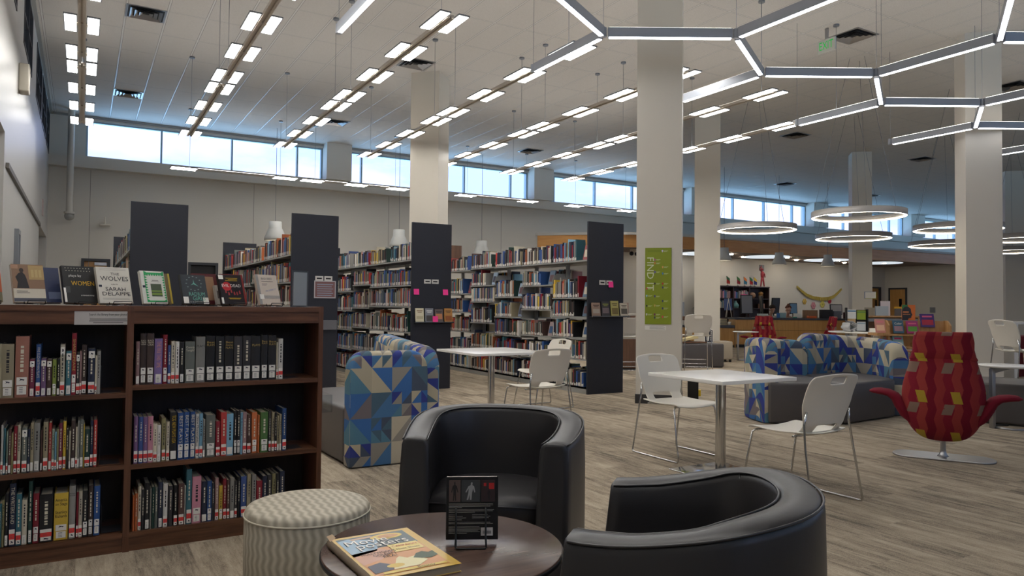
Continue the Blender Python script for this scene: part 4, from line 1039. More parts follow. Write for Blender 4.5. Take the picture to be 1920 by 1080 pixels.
obj('frame', MB().b2(-.15, .15, -.006, 0, -.12, .12), mat('frame_silver', (176, 172, 176), .4), t)
obj('sheet', MB().b2(-.135, .135, -.008, -.006, -.105, .105), mat('notice_dusk', (120, 84, 84), .5), t)
for k in range(6): obj('printed_line', MB().b2(-.11, .11-.02*(k % 2), -.009, -.008, .07-.03*k-.007, .07-.03*k+.004), mat('notice_print', (140, 150, 166), .6), t)
t = tag(obj('empty_holder', MB().b2(2.41+.33, 2.41+.62, 9.90, 9.945, .90, 1.03), mat('grey_holder', (104, 104, 108), .3)), 'empty grey literature holder low on the second navy end panel', 'holder')
def ledge(x, y, z, w_, label, books_):
    t = thing('display_ledge', label, 'display ledge', (x, y-.002, z), 0, 'display ledges on end panels')
    obj('shelf', MB().b2(0, w_, -.07, 0, 0, .006).b2(0, w_, -.07, -.066, 0, .02), mat('clear_grey_ledge', (90, 92, 98), .3), t)
    n = len(books_)
    for k, (bw, bh, colr, art, lb) in enumerate(books_):
        bx = x+.01+k*(w_/n)
        b_ = thing('display_book', lb, 'book', (bx, y-.05, z+.0075), 0, 'books on the end panel ledges')
        M = Matrix.Rotation(-.12, 4, 'X')
        obj('cover', MB().box((bw/2, 0, bh/2), (bw, .018, bh), M=M), mat('cv_%d_%d_%d' % colr, colr, .4), b_)
        obj('cover_art', MB().box((bw/2, -.0095, bh*art[0]), (bw*.8, .001, bh*art[1]), M=M), mat('ca_%d_%d_%d' % art[2], art[2], .6), b_)
        obj('title', MB().box((bw/2, -.0098, bh*.82), (bw*.7, .001, bh*.05), M=M).box((bw/2, -.0098, bh*.72), (bw*.5, .001, bh*.035), M=M), mat('ct_%d_%d_%d' % art[3], art[3], .6), b_)
ledge(4.165+.04, 9.99, .985, .62, 'ledge with four books on the third navy panel', [(.13, .21, (206, 198, 172), (.35, .2, (180, 170, 140), (120, 90, 60)), 'cream covered book, leftmost on the ledge of the third navy panel'),
    (.13, .21, (120, 122, 130), (.3, .4, (70, 66, 64), (220, 220, 216)), 'grey photographic book, second on the third panel ledge'), (.13, .2, (96, 84, 80), (.45, .4, (180, 120, 80), (40, 40, 46)), 'dark glossy book with a landscape strip on the third panel ledge'),
    (.13, .21, (170, 120, 60), (.3, .35, (140, 80, 40), (60, 50, 40)), 'orange landscape book, rightmost on the third panel ledge')])
ledge(6.215+.03, 8.43, 1.10, .68, 'ledge with four books on the rightmost navy panel', [(.145, .2, (150, 126, 112), (.4, .3, (170, 160, 150), (60, 40, 36)), 'tan patterned book, leftmost on the rightmost panel ledge'),
    (.145, .22, (52, 48, 50), (.4, .35, (110, 96, 100), (150, 160, 60)), 'dark photo book, second on the rightmost panel ledge'), (.14, .23, (168, 158, 92), (.35, .4, (110, 96, 54), (70, 60, 40)), 'olive yellow book, third on the rightmost panel ledge'),
    (.14, .2, (186, 176, 160), (.4, .4, (90, 84, 76), (60, 50, 46)), 'white patterned book, rightmost on the rightmost panel ledge')])
# ================================================================== WHITE CHAIRS
def sheet(fn, nu, nv, skip=()):
    V = [fn(i/nu, j/nv) for j in range(nv+1) for i in range(nu+1)]
    F = [(j*(nu+1)+i, j*(nu+1)+i+1, (j+1)*(nu+1)+i+1, (j+1)*(nu+1)+i) for j in range(nv) for i in range(nu) if (i, j) not in skip]
    return MB().add(V, F, smooth=True)
def make_chair(name, label, tall=0.0, loc=(0, 0, 0), rz=0, group=None):
    t = thing(name, label, 'chair', loc, rz, group)
    H = tall
    def seat(u, v):
        x = (u-.5)*2; y = -.24+.44*v
        w_ = .225 + .012*math.sin(PI*v)
        z = .455 + .018*x*x - .012*math.sin(PI*v) - (.022*max(0, (.12-v)/.12)**2)
        return (x*w_, y, z+H)
    o = obj('seat', sheet(seat, 12, 12), WHITE, t); modp(o, 'SOLIDIFY', thickness=.011, offset=-1); modp(o, 'SUBSURF', levels=1, render_levels=2)
    def back(u, v):
        x = (u-.5)*2
        w_ = .195+.045*min(1, max(0, (v-.15)/.35)) - .03*max(0, (v-.85)/.15)**2
        if v < .08: w_ = .20
        z = .44+.40*v
        y = .20 + .03*v + .075*v*v + .035*(1-x*x) - .02 - .05*max(0, (.15-v)/.15)
        z -= .018*x*x*max(0, (v-.7)/.3)
        return (x*w_, y, z+H)
    sk = {(i, j) for i in range(7, 13) for j in (15, 16)} | {(i, 1) for i in range(5, 15)} | {(i, 2) for i in range(5, 15)}
    o = obj('backrest', sheet(back, 20, 18, sk), WHITE, t); modp(o, 'SOLIDIFY', thickness=.012, offset=0); modp(o, 'SUBSURF', levels=1, render_levels=2)
    for s_ in (-1, 1):
        fr = MB().tube([(s_*.12, -.16, .435+H), (s_*.20, -.18, .435+H), (s_*.225, -.19, .42+H), (s_*.238, -.23, .2+H*.5), (s_*.247, -.265, .025), (s_*.25, -.255, .009), (s_*.25, -.2, .009), (s_*.25, .24, .009), (s_*.25, .285, .010), (s_*.248, .293, .028), (s_*.235, .235, .36+H*.8), (s_*.222, .215, .52+H), (s_*.21, .225, .60+H)], .0072, 8)
        obj('leg_frame', fr, CHROME, t)
    if tall:
        for z in (.22, .3): obj('foot_rail', MB().tube([(-.24, -.245, z), (.24, -.245, z)], .007, 8), CHROME, t)
        obj('foot_rail', MB().tube([(-.245, .27, .2), (.245, .27, .2)], .007, 8), CHROME, t)
    else: obj('crossbar', MB().tube([(-.2, -.17, .435), (.2, -.17, .435)], .008, 8).tube([(-.22, .13, .435), (.22, .13, .435)], .008, 8), CHROME, t)
    return t
ch = make_chair('white_chair', 'white plastic chair on the far side of the nearer white table', 0, (4.36, 4.625, 0), 0, 'white plastic chairs')
dup(ch, (4.12, 3.235, 0), PI, 'white plastic chair on the near side of the nearer white table, back turned')
dup(ch, (3.95, 6.22, 0), PI+.05, 'white plastic chair with back turned at the farther left white table')
dup(ch, (4.95, 7.65, 0), -PI/2, 'white plastic chair at the right end of the left white table')
st = make_chair('tall_stool_chair', 'tall white stool chair half hidden behind the main column, right side', .30, (9.62, 9.75, 0), PI*.8, 'tall white stool chairs')
dup(st, (8.02, 9.75, 0), PI*.85, 'tall white stool chair between the rightmost navy panel and the main column')
dup(st, (10.08, 4.62, 0), PI*.35, 'tall white stool chair cut off by the right picture edge')
dup(ch, (14.5, 9.58, .0), PI, 'white plastic chair tucked at the far round white table')

# white tables
def ptable(cx, cy, wx, wy, label):
    t = thing('white_table', label, 'table', (cx, cy, 0), 0, 'square white tables')
    obj('tabletop', MB().box((0, 0, .727), (wx, wy, .027), bev=.003), WHITEL, t)
    obj('pedestal', MB().cyl((0, 0, .012), .0385, .70, 32), CHROME, t)
    obj('base_plate', MB().box((0, 0, .006), (.54, .54, .012), bev=.003), CHROME, t)
    obj('mounting_plate', MB().box((0, 0, .706), (.3, .3, .012)), BLACK, t)
ptable(4.175, 3.975, .765, .765, 'square white table on a chrome pedestal between two white chairs')
ptable(4.03, 7.3, .92, .98, 'white table on a chrome pedestal behind the black tub chair')

# ================================================================== BLACK TUB CHAIRS
def tub(loc, rz, label):
    """opens towards local -y"""
    t = thing('tub_armchair', label, 'armchair', loc, rz, 'black leather tub chairs')
    R = .375; W_ = .118
    plan = []
    for k in range(9): f = k/8; plan.append((-(.335+.04*math.sin(f*PI/2)), -.37+.37*f))
    for k in range(1, 24): a = PI - PI*k/24; plan.append((R*math.cos(a), R*.97*math.sin(a)))
    for k in range(9): f = 1-k/8; plan.append(((.335+.04*math.sin(f*PI/2)), -.37+.37*f))
    pts = [Vector((x*1.06, y*.82, 0)) for x, y in plan]; n = len(pts)
    def rim(y): f = min(1, max(0, (y/.82+.37)/.7)); return .682+.078*f*f*(3-2*f)
    def section(i, pts=pts):
        p = pts[i]; d = (pts[min(i+1, n-1)]-pts[max(i-1, 0)]).normalized(); nn = Vector((-d.y, d.x, 0))
        if nn.dot(-p+Vector((0, -.05, 0))) < 0: nn = -nn
        if i < 3 or i > n-4: nn = Vector((1 if p.x < 0 else -1, 0, 0))
        return p, nn
    V = []; F = []; prof_n = 0
    for i in range(n):
        p, nn = section(i); h = rim(p.y)
        pr = [(.0, .055), (-.004, .3), (-.004, .55), (0, h-.03), (.006, h-.012), (.02, h-.002), (W_*.5, h+.003), (W_-.022, h-.002), (W_-.007, h-.012), (W_, h-.03), (W_+.005, .60), (W_+.012, .45), (W_+.012, .2), (W_, .055)]
        prof_n = len(pr)
        for o_, z in pr: q = p+nn*o_; V.append((q.x, q.y, z))
    for i in range(n-1):
        for k in range(prof_n):
            k2 = (k+1) % prof_n; F.append((i*prof_n+k, (i+1)*prof_n+k, (i+1)*prof_n+k2, i*prof_n+k2))
    for base_, rev in ((0, True), ((n-1)*prof_n, False)):
        prev_ = base_; cx_ = sum(V[base_+k][0] for k in range(prof_n))/prof_n
        for dy_, ins in ((-.006, .003), (-.010, .009), (-.012, .017)):
            nb = len(V)
            for k in range(prof_n):
                x_, y_, z_ = V[base_+k]; V.append((x_+(cx_-x_)*ins/.048, y_+dy_, min(z_, .682-ins*.9) if z_ > .5 else z_+ins*.2))
            for k in range(prof_n):
                k2 = (k+1) % prof_n; f_ = (prev_+k, prev_+k2, nb+k2, nb+k); F.append(f_ if rev else f_[::-1])
            prev_ = nb
        F.append(tuple(prev_+k for k in range(prof_n)) if not rev else tuple(prev_+k for k in range(prof_n))[::-1])
    V = [(x_, y_-max(0, .66-z_)*.11*min(1, max(0, (-.08-y_)/.2)), z_) for x_, y_, z_ in V]
    m_ = MB().add(V, F, smooth=True)
    o = obj('shell', m_, LEA, t); bm_ = bmesh.new(); bm_.from_mesh(o.data); bmesh.ops.recalc_face_normals(bm_, faces=bm_.faces[:]); bm_.to_mesh(o.data); bm_.free()
    for p in o.data.polygons:
        if len(p.vertices) > 4: p.use_smooth = False
    # piping along both rim edges and down the arm fronts
    for off_, dz in ((.004, -.014), (W_-.005, -.014)):
        pp = []
        for i in range(n):
            p, nn = section(i); q = p+nn*off_; pp.append((q.x, q.y, rim(p.y)+dz+.006))
        obj('piping', MB().tube(pp, .0035, 6), LEA, t)
    for s_, i in ((-1, 0), (1, n-1)):
        p, nn = section(i); a = p+nn*.004; b = p+nn*(W_-.004); h = rim(p.y)
        obj('piping', MB().tube([(a.x, a.y-.068, .07), (a.x, a.y-.005, h-.03), (a.x*.8+b.x*.2, a.y-.004, h-.008), (b.x*.8+a.x*.2, a.y-.004, h-.008), (b.x, b.y-.005, h-.03), (b.x, b.y-.068, .07)], .003, 6), LEA, t)
    for i in (12, n-13):
        p, nn = section(i); q = p+nn*(W_+.004)
        obj('seam', MB().tube([(q.x-nn.x*.008, q.y-nn.y*.008, rim(p.y)-.012), (q.x+nn.x*.0, q.y, .60), (q.x+nn.x*.008, q.y+nn.y*.008, .42)], .0018, 5), WIRE, t)
    inner = []
    for i in range(n):
        p, nn = section(i); q = p+nn*(W_+.006); inner.append((q.x, q.y))
    inner = [(inner[0][0], -.325)] + inner + [(inner[-1][0], -.325)]
    cx = sum(p[0] for p in inner)/len(inner); cy = sum(p[1] for p in inner)/len(inner)
    def scl(k): return [(cx+(x-cx)*k, cy+(y-cy)*k) for x, y in inner]
    sm = MB(); m2 = len(inner); V = []
    lev = [(1.0, .30), (1.0, .405), (.985, .425), (.95, .438), (.8, .448), (.5, .455), (.2, .458)]
    for k, z in lev: V += [(x, y, z) for x, y in scl(k)]
    F = [tuple(range(m2))[::-1]] + [(a*m2+i, a*m2+(i+1) % m2, (a+1)*m2+(i+1) % m2, (a+1)*m2+i) for a in range(len(lev)-1) for i in range(m2)] + [tuple((len(lev)-1)*m2+i for i in range(m2))]
    obj('seat_cushion', sm.add(V, F, smooth=True), LEA, t)
    obj('seat_piping', MB().tube([(x, y-.002, .416) for x, y in [inner[0], inner[-1]]], .003, 6), LEA, t)
    obj('seat_front', MB().b2(inner[0][0], inner[-1][0], -.312, -.25, .06, .298, bev=.01), LEA, t)
    for x in (-.27, .27):
        for y in (-.24, .16): obj('foot', MB().cyl((x, y, 0), .022, .06, 16, r1=.028), BLACK, t)
    return t
tub((1.652, 2.929, 0), -.70, 'black leather tub chair seen from the front, behind the dark round table')
tub((1.485, 1.463, 0), 3.854, 'black leather tub chair seen from behind, bottom right foreground')

# ================================================================== ROUND TABLE, OTTOMAN
TX, TY, TZ = .952, 2.012, .52
t = thing('round_table', 'low round table with a dark wood top holding two books', 'table', (TX, TY, 0))
obj('tabletop', MB().lathe([(0, TZ-.028), (.345, TZ-.028), (.352, TZ-.022), (.358, TZ-.010), (.358, TZ-.003), (.355, TZ), (0, TZ)], n=96), TABLEW, t)
obj('edge_band', MB().lathe([(.352, TZ-.024), (.3605, TZ-.016), (.3605, TZ-.005), (.352, TZ-.004)], n=96), BLACK, t)
obj('pedestal', MB().cyl((0, 0, .02), .04, TZ-.05, 24), BLACK, t)
obj('base', MB().lathe([(0, 0), (.24, 0), (.24, .008), (.06, .03), (0, .03)], n=48), BLACK, t)
t = thing('round_ottoman', 'round ottoman in pale wavy striped fabric beside the bookcase', 'ottoman', (.784, 2.896, 0))
obj('side', MB().lathe([(.225, .012), (.236, .02), (.238, .25), (.238, .425), (.234, .432)], n=96), OTT, t)
sd = MB(); n = 72; rings_ = [(.238, .434), (.236, .448), (.228, .458), (.21, .464), (.16, .468), (.08, .471), (.0, .472)]
V = [(r*math.cos(2*PI*k/n), r*math.sin(2*PI*k/n), z) for r, z in rings_ for k in range(n)]; F = []; UV = []
for a in range(len(rings_)-1):
    for k in range(n):
        ids = (a*n+k, a*n+(k+1) % n, (a+1)*n+(k+1) % n, (a+1)*n+k); F.append(ids); UV.append([(V[i][0]*1.0, V[i][1]*1.0) for i in ids])
obj('cushion_top', MB().add(V, F, 0, UV, None, True), OTT, t)
obj('piping', MB().tube([(.239*math.cos(2*PI*k/64), .239*math.sin(2*PI*k/64), .433) for k in range(64)], .0035, 6, closed=True), mat('piping_pale', (200, 192, 174), .6), t)

# book on a wire stand, back cover towards the camera
bx, by = .965, 2.01
yaw = -.46
t = thing('upright_book', 'black softback book standing with its back cover to the camera on the round table', 'book', (.965, 2.022, TZ+.012), yaw)
Mt = Matrix.Rotation(-.10, 4, 'X'); w_, h_, th = .158, .186, .019
obj('cover', MB().box((w_/2, 0, h_/2), (w_, .0012, h_), M=Mt).box((w_/2, th, h_/2), (w_, .0012, h_), M=Mt).box((w_-.0006, th/2, h_/2), (.0012, th, h_), M=Mt), mat('gloss_black_cover', (20, 19, 22), .22), t)
obj('page_block', MB().box((w_/2-.001, th/2, h_/2), (w_-.004, th-.002, h_-.002), M=Mt), mat('white_pages', (226, 214, 204), .8), t)
def fr(u0, u1, v0, v1, m_, nm='cover_art', e=.0011): obj(nm, MB().add([Mt @ Vector((u*w_, -e, v*h_)) for u, v in ((u0, v0), (u1, v0), (u1, v1), (u0, v1))], [(0, 1, 2, 3)]), m_, t)
fr(.05, .27, .60, .95, mat('photo_brown', (86, 70, 66), .4)); fr(.29, .65, .60, .95, mat('photo_smoke', (58, 60, 62), .4)); fr(.67, .94, .60, .95, mat('photo_dusk', (50, 36, 38), .4))
def figure(u, v, s_, m_, pose):
    P = [(0, 0), (.1, .0), (.14, .32), (.2, .0), (.3, 0), (.27, .4), (.3, .62), (.42, .4), (.47, .44), (.34, .76), (.2, .82), (.22, .88), (.2, .97), (.12, .97), (.1, .88), (.12, .82), (-.02, .76), (-.16, .44), (-.1, .4), (.02, .62), (.04, .4)]
    P = [((x-.16)*pose[0]+y*pose[1], y) for x, y in P]
    obj('cover_art', MB().add([Mt @ Vector(((u+x*s_*.7)*w_, -.0015, (v+y*s_)*h_)) for x, y in P], [tuple(range(len(P)))]), m_, t)
figure(.16, .62, .31, mat('figure_dark', (24, 22, 22), .6), (1, 0)); figure(.44, .63, .29, mat('figure_pale', (150, 150, 150), .6), (1.5, .25)); figure(.82, .62, .2, mat('figure_dark2', (30, 30, 34), .6), (.8, 0))
fr(.72, .77, .85, .9, mat('red_spot', (180, 36, 36), .5), e=.0014); fr(.82, .92, .80, .9, mat('red_spot', (180, 36, 36), .5), e=.0014)
lp = mat('blurb_print', (150, 146, 140), .6)
bl = MB()
for k, (v, u0, u1) in enumerate([(.565, .05, .9), (.545, .05, .9), (.525, .05, .85), (.505, .05, .3), (.47, .05, .92), (.45, .05, .9), (.43, .05, .55), (.39, .05, .2), (.365, .05, .32), (.34, .05, .38), (.31, .05, .3), (.39, .5, .8), (.365, .5, .85), (.34, .5, .82), (.27, .05, .85), (.25, .05, .9), (.20, .05, .64), (.18, .05, .66), (.16, .05, .66), (.14, .05, .62), (.12, .05, .65), (.10, .05, .4)]):
    bl.add([Mt @ Vector((u*w_, -.0013, v_*h_)) for u, v_ in ((u0, v), (u1, v), (u1, v+.0075), (u0, v+.0075))], [(0, 1, 2, 3)])
obj('blurb', bl, lp, t)
fr(.67, .90, .06, .19, mat('barcode_white', (206, 200, 196), .6), 'barcode'); 
bc_ = MB()
for k in range(14): bc_.add([Mt @ Vector((u*w_, -.0016, v_*h_)) for u, v_ in ((.71+.0115*k, .09), (.716+.0115*k, .09), (.716+.0115*k, .14), (.71+.0115*k, .14))], [(0, 1, 2, 3)])
obj('barcode_bars', bc_, INK, t)
t = thing('wire_easel', 'black wire easel holding the upright black book on the round table', 'book stand', (.965, 2.022, TZ), yaw)
for u in (.19, .76): obj('upright_wire', MB().tube([(u*w_+.0, -.052, .004), (u*w_, -.012, .03), (u*w_, -.0085, .07), (u*w_, .0015, .108)], .003, 6), WIRE, t)
obj('foot_loop', MB().tube([(.19*w_, -.05, .0035), (.19*w_+.004, -.056, .0025), (.76*w_-.004, -.056, .0025), (.76*w_, -.05, .0035)], .003, 6), WIRE, t)
obj('rest', MB().tube([(.19*w_, -.012, .004), (.19*w_, .055, .004), (.19*w_, .06, .012), (.76*w_, .06, .012), (.76*w_, .055, .004), (.76*w_, -.012, .004)], .003, 6), WIRE, t)

# large worn softback lying on the table
yaw = .02
t = thing('movie_posters_book', 'large worn softback book about movie posters lying on the round table', 'book', (.652, 1.788, TZ), yaw)
W2, H2, T2 = .252, .37, .022
obj('page_block', MB().b2(.004, W2-.003, .003, H2-.003, .001, T2-.001), mat('aged_pages', (178, 164, 140), .9), t)
obj('cover', MB().b2(0, W2, 0, H2, 0, .001).b2(.006, W2, 0, H2, T2-.001, T2), mat('poster_cover_yellow', (214, 176, 84), .3), t)
sp_ = MB(); rr = random.Random(4)
V = []; ns = 30
for i in range(ns+1):
    y = i/ns*H2
    for k in range(5):
        a = PI/2 + PI*k/4; V.append((.006+.012*math.cos(a)*(1+rr.uniform(-.12, .12)), y, T2/2+(T2/2+.001)*math.sin(a)*(1+rr.uniform(-.06, .06))))
obj('taped_spine', sp_.add(V, [(i*5+k, i*5+k+1, (i+1)*5+k+1, (i+1)*5+k) for i in range(ns) for k in range(4)], smooth=True), mat('worn_spine', (128, 112, 94), .9), t)
obj('torn_flap', MB().add([(0, H2-.02, T2), (.022, H2-.004, T2+.004), (.016, H2+.012, T2+.012), (-.004, H2+.004, T2+.01)], [(0, 1, 2, 3), (3, 2, 1, 0)]), mat('torn_paper', (186, 160, 130), .9), t)
def pr(nm, pts, m_, e=.0005): return obj(nm, MB().add([(u*W2, v*H2, T2+e) for u, v in pts], [tuple(range(len(pts)))]), m_, t)
def rc_(u0, u1, v0, v1): return [(u0, v0), (u1, v0), (u1, v1), (u0, v1)]
pr('cover_art', rc_(.06, .90, .05, .95), mat('cv_orange', (212, 146, 84), .3)); pr('cover_art', rc_(.06, .9, .62, .95), mat('cv_bluegreen', (80, 96, 98), .3), .0007)
pr('cover_art', [(.06, .5), (.36, .56), (.5, .8), (.2, .93), (.06, .9)], mat('cv_sky', (150, 180, 200), .3), .0009)
pr('cover_art', [(.06, .3), (.3, .36), (.52, .5), (.4, .6), (.06, .56)], mat('cv_pinkish', (206, 150, 120), .3), .0009)
pr('cover_art', [(.64+.2*math.cos(a*PI/8), .86+.07*math.sin(a*PI/8)) for a in range(16)], mat('cv_gold', (226, 196, 90), .3), .0011)
pr('cover_art', [(.66+.13*math.cos(a*PI/8), .86+.045*math.sin(a*PI/8)) for a in range(16)], mat('cv_peach', (206, 150, 90), .3), .0013)
pr('cover_art', rc_(.52, .88, .46, .64), mat('cv_cream_yellow', (232, 208, 120), .3), .0013)
pr('cover_art', [(.3, .12), (.45, .33), (.5, .36), (.56, .30), (.66, .32), (.74, .2), (.6, .12)], mat('cv_cream', (226, 214, 160), .3), .0013)
pr('cover_art', [(.62, .28), (.7, .36), (.78, .38), (.84, .34), (.9, .36), (.9, .26), (.8, .22), (.7, .24)], mat('cv_foliage', (60, 80, 50), .4), .0014)
pr('cover_art', [(.08, .1), (.3, .12), (.34, .22), (.24, .3), (.08, .26)], mat('cv_navy2', (70, 74, 90), .4), .0014)
pr('cover_art', [(.36+.1*math.cos(a*PI/6), .19+.04*math.sin(a*PI/6)) for a in range(12)], mat('cv_gold2', (214, 180, 60), .3), .0016)
pr('cover_art', rc_(.16, .88, .06, .10), mat('cv_goldband', (222, 196, 80), .3), .0015)
pr('cover_art', [(.2, .88), (.24, .915), (.46, .925), (.5, .90), (.46, .885), (.24, .875)], mat('cv_ribbon', (206, 170, 140), .3), .0014)
ow = mat('title_white', (236, 232, 222), .35)
def tx(s_, u, v, size, m_, fit, rot=0, nm='title', e=.0022):
    lettering(s_, size, frame((u*W2, v*H2, T2+e), (math.cos(rot), math.sin(rot), 0), (-math.sin(rot), math.cos(rot), 0)), m_, t, fit=fit*W2, name=nm)
dk = mat('title_shadow', (60, 66, 80), .4)
tx('Movie', .352, .792, .062, dk, .5, e=.0018); tx('Movie', .36, .80, .06, ow, .5)
tx('posters', .492, .692, .066, dk, .62, .03, e=.0018); tx('posters', .50, .70, .064, ow, .62, .03)
tx('HOLLYWOOD\'S', .34, .50, .022, INK, .4); tx('GOLDEN', .38, .445, .022, INK, .26); tx('ERA!', .42, .395, .022, INK, .16)
tx('CAMPAIGN', .70, .58, .02, mat('title_red', (196, 70, 50), .4), .30); tx('Music Sheets', .70, .51, .018, mat('title_brown', (110, 76, 40), .4), .28); tx('Bounty', .64, .08, .02, mat('title_brown', (110, 76, 40), .4), .2, nm='caption')

# ================================================================== PATTERNED SOFAS
def slab(pts, th, z0, z1, rc=.14, tr=.06, name='back', parent=None, m_=TRI, ztop=None):
    """padded upright panel along a polyline with rounded top corners"""
    P = [Vector((x, y, 0)) for x, y in pts]; seg = [0]
    for a, b in zip(P, P[1:]): seg.append(seg[-1]+(b-a).length)
    Ln = seg[-1]; ss = [0, rc*.02, rc*.08, rc*.18, rc*.32, rc*.55, rc*.8, rc]
    mid = [rc+(Ln-2*rc)*k/14 for k in range(1, 14)]
    ss = ss+mid+[Ln-q for q in ss[::-1]]
    def at(s_):
        s_ = min(max(s_, 0), Ln)
        for i in range(len(P)-1):
            if s_ <= seg[i+1]+1e-9: f = (s_-seg[i])/(seg[i+1]-seg[i]); d = (P[i+1]-P[i]).normalized(); return P[i].lerp(P[i+1], f), d
        return P[-1], (P[-1]-P[-2]).normalized()
    V = []; UVp = []; nprof = 0; mb = MB()
    h_ = th/2
    for s_ in ss:
        p, d = at(s_); nn = Vector((-d.y, d.x, 0)); e_ = min(s_, Ln-s_)
        zt = (z1 if ztop is None else z1+(ztop-z1)*s_/Ln)
        if e_ < rc: zt -= rc-math.sqrt(max(0, rc*rc-(rc-e_)**2))
        kx = 1.0 if e_ > .03 else .86+.14*e_/.03
        prof = [(-h_*.94, z0), (-h_, z0+.02), (-h_*1.0, z0+(zt-z0)*.33), (-h_, z0+(zt-z0)*.66), (-h_, zt-tr), (-h_*.86, zt-tr*.36), (-h_*.5, zt-tr*.06), (0, zt), (h_*.5, zt-tr*.06), (h_*.86, zt-tr*.36), (h_, zt-tr), (h_, z0+(zt-z0)*.66), (h_*1.0, z0+(zt-z0)*.33), (h_, z0+.02), (h_*.94, z0)]
        nprof = len(prof); acc = 0; pq = None
        for o_, z in prof:
            q = p+nn*o_*kx; V.append((q.x, q.y, z))
            if pq is not None: acc += math.hypot(o_-pq[0], z-pq[1])
            pq = (o_, z); UVp.append((s_, acc))
    F = []; UV = []
    for i in range(len(ss)-1):
        for k in range(nprof-1):
            ids = (i*nprof+k, (i+1)*nprof+k, (i+1)*nprof+k+1, i*nprof+k+1); F.append(ids); UV.append([UVp[j] for j in ids])
    mb.add(V, F, 0, UV, None, True)
    for i, fl in ((0, 0), (len(ss)-1, 1)):
        ids = [i*nprof+k for k in range(nprof)]
        uv_ = [((j-h_ if False else (UVp[j][0]+(V[j][0]-V[ids[0]][0])+(V[j][1]-V[ids[0]][1]))*.7, V[j][2]) ) for j in ids]
        if fl: mb.add([V[j] for j in ids], [tuple(range(nprof))], 0, [uv_])
        else: mb.add([V[j] for j in ids], [tuple(range(nprof))[::-1]], 0, [uv_[::-1]])
    o = obj(name, mb, m_, parent)
    return o
def block(poly, z0, z1, parent, m_=GREYV, name='seat', bev=.03):
    o = obj(name, MB().prism(poly, z0, z1), m_, parent); modp(o, 'BEVEL', width=bev, segments=4, limit_method='ANGLE'); 
    for p in o.data.polygons: p.use_smooth = True
    return o
t = thing('patterned_sofa', 'sofa with tall blue triangle print back and taupe seat, beside the bookcase', 'sofa')
slab([(1.765, 5.47), (2.40, 5.47)], .16, .01, .885, .13, .05, 'arm', t)
slab([(2.44, 5.44), (2.50, 6.0), (2.62, 7.05)], .17, .01, .90, .16, .07, 'back', t, ztop=.965)
block([(1.765, 5.555), (2.34, 5.555), (2.42, 6.1), (2.53, 7.0), (1.72, 7.0)], .01, .445, t)
t = thing('patterned_sofa', 'long sofa with blue triangle print backs and taupe seats, behind the nearer white table', 'sofa')
def smooth_line(P, n=5):
    out = []
    for i in range(len(P)-1):
        p0, p1, p2, p3 = [Vector(P[min(max(j, 0), len(P)-1)]+(0,)) for j in (i-1, i, i+1, i+2)]
        for k in range(n):
            t_ = k/n; q = .5*((2*p1)+(p2-p0)*t_+(2*p0-5*p1+4*p2-p3)*t_*t_+(3*p1-p0-3*p2+p3)*t_**3); out.append((q.x, q.y))
    return out+[P[-1]]
slab(smooth_line([(6.47, 5.43), (6.66, 5.84), (7.05, 6.13), (7.48, 6.16), (7.77, 6.0)]), .18, .01, .935, .15, .07, 'back', t, ztop=.855)
slab(smooth_line([(7.74, 6.03), (8.15, 6.07), (8.50, 6.04), (8.68, 5.86), (8.60, 5.5), (8.31, 5.10)]), .2, .01, .955, .16, .08, 'back', t, ztop=.85)
block([(6.41, 5.41), (7.07, 5.015), (7.62, 5.93), (7.35, 6.07), (6.95, 5.98), (6.72, 5.78)], .01, .445, t)
block([(7.09, 4.99), (8.13, 5.06), (8.38, 5.4), (8.54, 5.85), (8.42, 5.95), (7.68, 5.94)], .01, .445, t)

# grey seat blocks and small furniture
def ott(name, label, poly, h):
    t = thing(name, label, 'ottoman', (0, 0, 0), 0, 'taupe vinyl seat blocks'); block(poly, .012, h, t, name='cushion_block'); 
    obj('plinth', MB().prism([(poly[0][0]*.97+poly[2][0]*.03, poly[0][1]*.97+poly[2][1]*.03), (poly[1][0]*.97+poly[3][0]*.03, poly[1][1]*.97+poly[3][1]*.03), (poly[2][0]*.97+poly[0][0]*.03, poly[2][1]*.97+poly[0][1]*.03), (poly[3][0]*.97+poly[1][0]*.03, poly[3][1]*.97+poly[1][1]*.03)], 0, .014), BLACK, t)
    return t
ott('seat_block', 'large taupe seat block behind the red swivel chair at the right edge', [(8.50, 4.75), (9.05, 3.05), (9.95, 3.45), (9.35, 5.05)], .45)
ott('seat_block', 'taupe seat block holding an open book and picture frame, behind main column', [(10.70, 11.36), (11.68, 11.02), (11.88, 11.56), (10.92, 11.92)], .50)
# round side table
def side_table(x, y, z, r, label, rz=0, grey=True):
    t = thing('round_side_table', label, 'table', (x, y, 0), rz, 'small round side tables')
    obj('tabletop', MB().lathe([(0, z-.022), (r-.012, z-.022), (r, z-.012), (r, z-.004), (r-.004, z), (0, z)], n=64), WHITEL, t)
    obj('post', MB().box((-r*.62, 0, z/2-.02), (.035, .06, z-.04), bev=.004), STEEL, t)
    obj('arm', MB().add([(-r*.62, -.02, z-.024), (-r*.62, .02, z-.024), (-r*.62, .02, z-.09), (-r*.62, -.02, z-.09), (r*.3, .015, z-.024), (r*.3, -.015, z-.024)], [(0, 1, 2, 3), (0, 3, 5), (1, 4, 2), (3, 2, 4, 5), (0, 5, 4, 1)]), STEEL, t)
    obj('foot', MB().tube([(-r*.62, .0, .01), (-r*.2, -.16, .008), (r*.5, -.17, .008), (r*.95, -.10, .008)], .014, 8).tube([(-r*.62, 0, .01), (-r*.2, .14, .008), (r*.4, .16, .008)], .012, 8), STEEL, t)
    return t
side_table(8.50, 4.04, .67, .27, 'round white side table on a grey post right of the red swivel chair', -.52)
